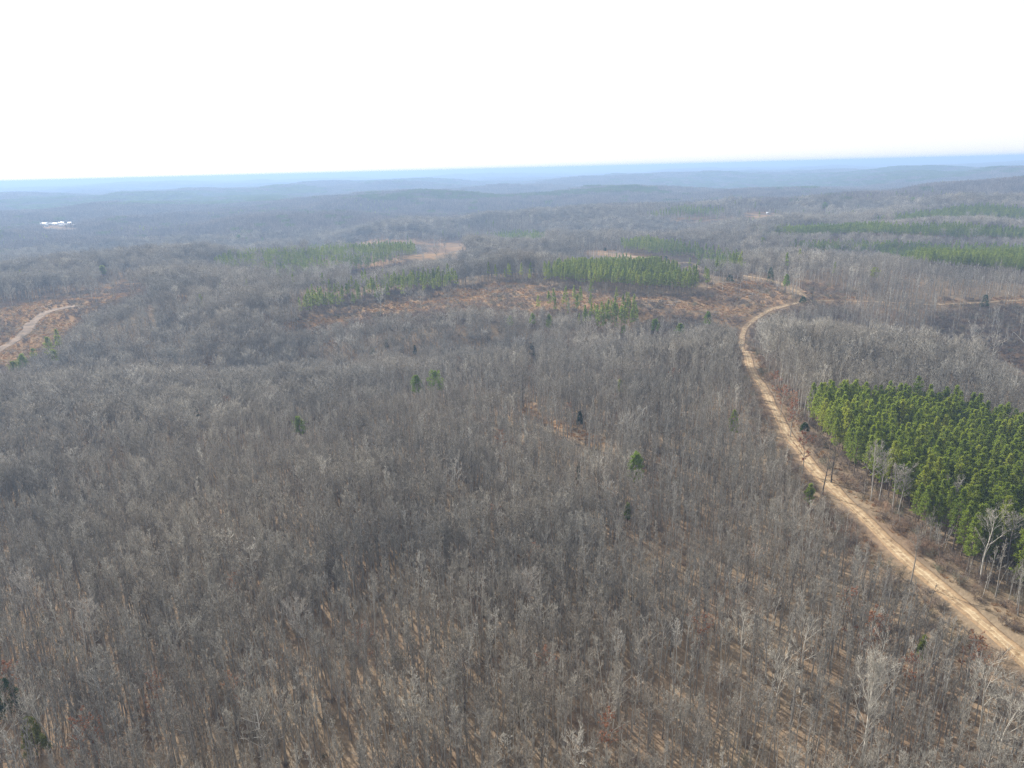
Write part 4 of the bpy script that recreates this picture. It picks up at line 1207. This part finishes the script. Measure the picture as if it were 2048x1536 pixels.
# ------------------------------------------------------------------ single trees
WM, SM_, DM = [M_WHITE, M_WHITE], [M_BARK, M_TWIG], [M_DARKBARK, M_DARKBARK]
M_SILV = tree_mat("silvery_twigs", [(0.0, (0.29, 0.265, 0.23)), (1.0, (0.34, 0.315, 0.28))])
M_PALETWIG = tree_mat("pale_twigs", [(0.0, (0.36, 0.335, 0.285)), (1.0, (0.45, 0.42, 0.36))])
for q, ((bx, by, ht, kd, lb), (x, y)) in enumerate(zip(HEROES, HPOS)):
    sd = 1500 + q
    if kd == 'sycamore': ac = bare(sd, ht, 0.45, 3.4, 10, 6, 5, 3, 0.19, (32, 65), 0.25, 0.022, True, 0.05, 0.6); ms = [M_WHITE, M_PALETWIG]; nm = "pale_barked_tree"
    elif kd == 'sycamore_big': ac = bare(sd, ht, 0.33, 5.0, 22, 7, 6, 3, 0.30, (16, 42), 0.35, 0.023, True, 0.08, 0.6); ms = [M_WHITE, M_PALETWIG]; nm = "pale_barked_tree"
    elif kd == 'silver': ac = bare(sd, ht, 0.42, 4.0, 16, 8, 6, 3, 0.2, (35, 75), 0.2, 0.026); ms = [M_BARK, M_SILV]; nm = "silver_crowned_tree"
    elif kd == 'edge': ac = bare(sd, ht * 0.9, 0.45, 3.0, 15, 7, 5, 3, 0.18, (30, 65), 0.2, 0.021); ms = [M_BARK, M_SILV]; nm = "forest_edge_tree"
    elif kd == 'hollow': ac = bare(sd, ht, 0.4, 5.5, 12, 6, 5, 3, 0.25, (35, 75), 0.2, 0.035, True); ms = [M_WHITE, M_PALETWIG]; nm = "pale_barked_tree"
    elif kd == 'broad': ac = bare(sd, ht, 0.3, 6.0, 13, 7, 6, 3, 0.36, (35, 70), 0.2, 0.03, True); ms = [M_DARKBARK, M_TWIG]; nm = "broad_oak_tree"
    else: ac = bare(sd, ht, 0.5, 2.6, 9, 4, 4, 2, 0.2, (30, 70), 0.2, 0.026, False, 0.03); ms = [M_DARKBARK, M_DARKBARK]; nm = "dark_stemmed_tree"
    copy_tree(nm, [("trunk", ac[0].make(nm + "_trunk", ms)), ("crown", ac[1].make(nm + "_crown", ms))], x, y, 0.0, 1.0, lb, "tree", "white-barked trees standing out of the wood" if nm == "pale_barked_tree" else None)
for q, ((px, py, ht, cr_, mt, lb), (x, y)) in enumerate(zip(LONE_PINES, LPOS)):
    far = math.hypot(x, y) > 700
    ac = pine(1700 + q, ht, 0.40 if cr_ > 1.6 else 0.3, cr_ * 1.95, 90 if cr_ > 1.3 else 45, 8, 6, 0.6 if not far else 0.95, 0.12 if not far else 0.22, 0.18, pw=0.5)
    ms = [M_PBARK, M_YNEEDLE if mt else M_LONE]
    copy_tree("lone_pine", [("trunk", ac[0].make("lone_pine_trunk", ms)), ("crown", ac[1].make("lone_pine_crown", ms))], x, y, 0.0, 1.0, lb, "pine tree", "pines standing apart in the bare woods")
for q, ((px, py, ht, cr_, mt, lb), (x, y)) in enumerate(zip(CEDARS, CPOS)):
    ac = cedar(1800 + q, ht * 1.15, cr_ * 1.3, 3400, fs=0.5)
    ms = [M_PBARK, M_CEDARY if mt else M_CEDAR]
    copy_tree("cedar_tree", [("trunk", ac[0].make("cedar_trunk", ms)), ("foliage", ac[1].make("cedar_foliage", ms))], x, y, 0.0, 1.0, lb, "cedar", "dark cedars among the bare trees")

# oaks still holding rusty leaves
RUST = [(465, 1175, 0), (1095, 1330, 1), (1213, 1458, 1), (20, 1355, 1), (180, 1490, 0), (470, 1375, 0), (160, 1495, 0), (545, 800, 0), (577, 668, 0), (663, 690, 1), (812, 738, 0), (1062, 745, 0), (1172, 730, 0),
        (1345, 762, 1), (1140, 820, 0), (1553, 760, 1), (1590, 800, 1), (1565, 790, 1), (1005, 880, 1), (918, 735, 1), (770, 745, 0), (1040, 735, 0), (1230, 810, 0), (730, 1285, 0), (305, 1400, 0), (1400, 1270, 0), (1740, 1280, 1),
        (1700, 1235, 0), (1950, 1290, 1), (1770, 1270, 0), (1230, 1010, 0), (1070, 1130, 0), (990, 1040, 0), (1515, 1120, 0), (1830, 1340, 1), (455, 818, 0), (210, 880, 0), (1610, 900, 1), (1585, 830, 1), (1960, 1330, 0)]
RP = []
for k in range(4):
    for mt in (0, 1):
        ac = bare(2000 + k, 13 + k, 0.3, 2.4, 12, 6, 5, 2, 0.14, (35, 75), 0.2, 0.02, leaves=(1300 if mt else 520))
        ms = [M_BARK, M_TWIG, M_RUST]
        RP.append([("trunk", ac[0].make("rusty_trunk", ms)), ("crown", ac[1].make("rusty_crown", ms))])
def place_words(px, py):
    v = "in the near wood" if py > 1000 else ("half-way up the wood" if py > 780 else "at the far side of the wood")
    return v
rng2 = np.random.default_rng(5)
for q, (px, py, mt) in enumerate(RUST):
    x, y = lift(px, py, 9)
    side = "far left" if px < 500 else ("left of centre" if px < 900 else ("in the middle" if px < 1250 else ("right of centre" if px < 1550 else "beside the dirt road" if py < 950 else "in the lower right")))
    lb = ("oak thick with rust-brown leaves, " if mt else "oak with sparse reddish leaves, ") + side + " " + place_words(px, py)
    copy_tree("rusty_oak", RP[(q * 2 + mt) % 8 if (q * 2 + mt) % 2 == mt else mt], x, y, float(rng2.uniform(0, 6.28)), float(rng2.uniform(0.85, 1.1)), lb, "oak tree", "rusty-leaved oaks, " + side + " " + place_words(px, py) + (" thick" if mt else " sparse"))

# ------------------------------------------------------------------ logs, snags
def log_geo(seed, L, r0, stubs=4):
    g = np.random.default_rng(seed); q = Geo(); s_ = Geo()
    t = np.linspace(0, 1, 6)
    P_ = np.stack([t * L, 0.12 * np.sin(t * 5), 0.0 * t], 1)[None]
    q.tubes(P_, (r0 * (1 - 0.6 * t))[None], 6)
    V = np.concatenate(q.V)
    q.add([P_[0, 0]] + list(V[:6]), [(0, i + 1, (i + 1) % 6 + 1) for i in range(6)])
    p0 = P_[0, g.integers(1, 6, stubs)]
    s_.spikes(p0, p0 + nrm(g.normal(size=(stubs, 3)) + [0.6, 0, 0.8]) * g.uniform(0.8, 2.4, (stubs, 1)), 0.06)
    return q, s_
M_DEAD = plain("weathered_wood", (0.60, 0.57, 0.52), 0.8, 0.15, 2.0)
LOGS = [(1500, 588, 40, 'bleached fallen log right of the pine clump in the clearing, longest of the pale logs'), (1515, 592, 120, 'short bleached log lying crosswise in the clearing brush'), (1330, 610, -35, 'pale fallen trunk just right of the pine clump'),
        (1318, 604, 10, 'thin pale log beside the fallen trunk right of the pine clump'), (1345, 606, 20, 'bleached log lying level near the dark brush of the clearing'), (165, 582, 10, 'bleached log at the back of the left clearing'), (172, 593, 170, 'pale log in the middle of the left clearing'),
        (75, 616, 5, 'pale logs end lying in the left clearing near the track'), (838, 646, 70, 'white broken stem lying in the dark band below the clearing'), (822, 648, 100, 'white broken stem left of another in the dark band below the clearing')]
for q, (px, py, rz, lb) in enumerate(LOGS):
    x, y = lift(px, py)
    a, s_ = log_geo(2200 + q, 5 + 4 * ((q * 7) % 3) / 2, 0.22)
    root = bpy.data.objects.new("fallen_log", None); COL.objects.link(root)
    root.location = (x, y, float(H(x, y)) + 0.35); root.rotation_euler = (0, -0.04, math.radians(rz)); tag(root, lb, "log", "bleached fallen logs")
    link("log_trunk", a.make("log_trunk", [M_DEAD]), root); link("broken_branches", s_.make("log_stubs", [M_DEAD]), root)
SNAGS = [(2052, 688, 14, 0.85, 'white leaning dead trunk cut by the right edge above the dark hollow'), (761, 603, 4.5, 0.0, 'short white snag at the edge of the long clearing'), (618, 622, 3.5, 0.1, 'stubby pale snag at the left foot of the thinned pines'),
         (1093, 652, 4, 0.1, 'pale broken snag in the dark band left of the pine clump'), (217, 617, 3.5, 0.0, 'small white snag right of the left clearing')]
for q, (px, py, ht, ln, lb) in enumerate(SNAGS):
    x, y = lift(px, py)
    a, s_ = log_geo(2300 + q, ht, 0.28 if ht < 10 else 0.34, 5)
    root = bpy.data.objects.new("dead_snag", None); COL.objects.link(root)
    root.location = (x, y, float(H(x, y)) - 0.2); root.rotation_euler = (0, -math.pi / 2 - ln, 0); tag(root, lb, "dead tree", "white dead snags")
    link("snag_trunk", a.make("snag_trunk", [M_WHITE]), root); link("broken_branches", s_.make("snag_stubs", [M_WHITE]), root)

# ------------------------------------------------------------------ far homestead
def box(q, x0, x1, y0, y1, z0, z1):
    V = [(x0, y0, z0), (x1, y0, z0), (x1, y1, z0), (x0, y1, z0), (x0, y0, z1), (x1, y0, z1), (x1, y1, z1), (x0, y1, z1)]
    F = [(0, 2, 1), (0, 3, 2), (4, 5, 6), (4, 6, 7), (0, 1, 5), (0, 5, 4), (1, 2, 6), (1, 6, 5), (2, 3, 7), (2, 7, 6), (3, 0, 4), (3, 4, 7)]
    q.add(V, F)
def house(name, x, y, w_, d_, h_, rise, rz, wall, roof, label, cat, nwin=4, z=0.0):
    root = bpy.data.objects.new(name, None); COL.objects.link(root)
    root.location = (x, y, float(H(x, y)) + z); root.rotation_euler = (0, 0, rz); tag(root, label, cat, "buildings of the far homestead")
    q = Geo(); box(q, -w_ / 2, w_ / 2, -d_ / 2, d_ / 2, -2, h_)
    q.add([(-w_ / 2, -d_ / 2, h_), (-w_ / 2, d_ / 2, h_), (-w_ / 2, 0, h_ + rise)], [(0, 2, 1)]); q.add([(w_ / 2, -d_ / 2, h_), (w_ / 2, d_ / 2, h_), (w_ / 2, 0, h_ + rise)], [(0, 1, 2)])
    link("wall", q.make("wall", [wall]), root)
    q = Geo(); e = 0.5
    for s_ in (-1, 1):
        z0 = h_ - rise * e / (d_ / 2)
        V = [(-w_ / 2 - e, s_ * (d_ / 2 + e), z0 + .03), (w_ / 2 + e, s_ * (d_ / 2 + e), z0 + .03), (w_ / 2 + e, 0, h_ + rise + .03), (-w_ / 2 - e, 0, h_ + rise + .03)]
        V += [(a, b, c + 0.18) for a, b, c in V]
        q.add(V, [(0, 1, 2), (0, 2, 3), (4, 5, 6), (4, 6, 7), (0, 1, 5), (0, 5, 4), (1, 2, 6), (1, 6, 5), (2, 3, 7), (2, 7, 6), (3, 0, 4), (3, 4, 7)])
    link("roof", q.make("roof", [roof]), root)
    for i_ in range(nwin):
        xx = -w_ / 2 + w_ * (i_ + 0.8) / (nwin + 0.6)
        q = Geo(); box(q, xx - 0.6, xx + 0.6, -d_ / 2 - 0.06, -d_ / 2 + 0.02, 1.0, 2.2); link("window", q.make("window", [M_GLASS]), root)
    q = Geo(); box(q, w_ * 0.12, w_ * 0.12 + 1.0, -d_ / 2 - 0.07, -d_ / 2 + 0.02, 0.0, 2.1); link("door", q.make("door", [M_DOOR]), root)
for name, px, py, w_, d_, h_, rise, rz, wl, rf, lb, cat, nw in [
    ("long_barn", 87, 450, 20, 10, 3.6, 2.4, -0.1, M_WALL, M_ROOF, "long white-roofed building at the left end of the distant homestead", "barn", 5),
    ("farmhouse", 93, 453.5, 9, 8, 3.4, 2.6, 0.2, M_WALL, M_ROOF3, "white house with a dark roof in front of the long white-roofed building", "house", 3),
    ("farmhouse", 103, 450, 13, 9, 3.4, 2.6, -0.1, M_WALL2, M_ROOF2, "grey-roofed house second from the left in the distant homestead", "house", 4),
    ("farmhouse", 110, 450.5, 13, 9, 3.6, 2.8, 0.1, M_WALL, M_ROOF, "pale-roofed house near the middle of the distant homestead", "house", 4),
    ("farmhouse", 123, 449, 14, 9, 3.8, 3.0, -0.1, M_WALL, M_ROOF, "tallest white-roofed house of the distant homestead", "house", 4),
    ("garage_shed", 122, 453, 9, 7, 3.0, 2.0, 0.15, M_WALL2, M_ROOF2, "small grey shed in front of the tallest white-roofed house", "shed", 2),
    ("farmhouse", 132, 451.5, 12, 8, 3.2, 2.4, 0.1, M_WALL, M_ROOF2, "low grey-roofed house right of the tallest one in the homestead", "house", 3),
    ("farmhouse", 140, 449.5, 9, 9, 4.6, 2.6, -0.2, M_WALL, M_ROOF, "white two-floor house near the right end of the homestead", "house", 3),
    ("garage_shed", 150, 452, 8, 6, 2.6, 1.6, 0.0, M_WALL2, M_ROOF, "low tan shed at the right end of the distant homestead", "shed", 2),
    ("white_barn", -1, 440, 8, 8, 9.0, 3.0, 0.0, M_WALL, M_ROOF, "tall white building cut by the left edge far away", "barn", 2),
    ("garage_shed", 1535, 428, 5, 4, 2.6, 1.2, 0.1, M_WALL, M_ROOF, "tiny white shed on the bare knoll far to the right", "shed", 1)]:
    x, y = lift(px, py)
    house(name, x, y, w_, d_, h_, rise, rz + math.atan2(-x, y) , wl, rf, lb, cat, nw)

print("objects", len(sc.objects))
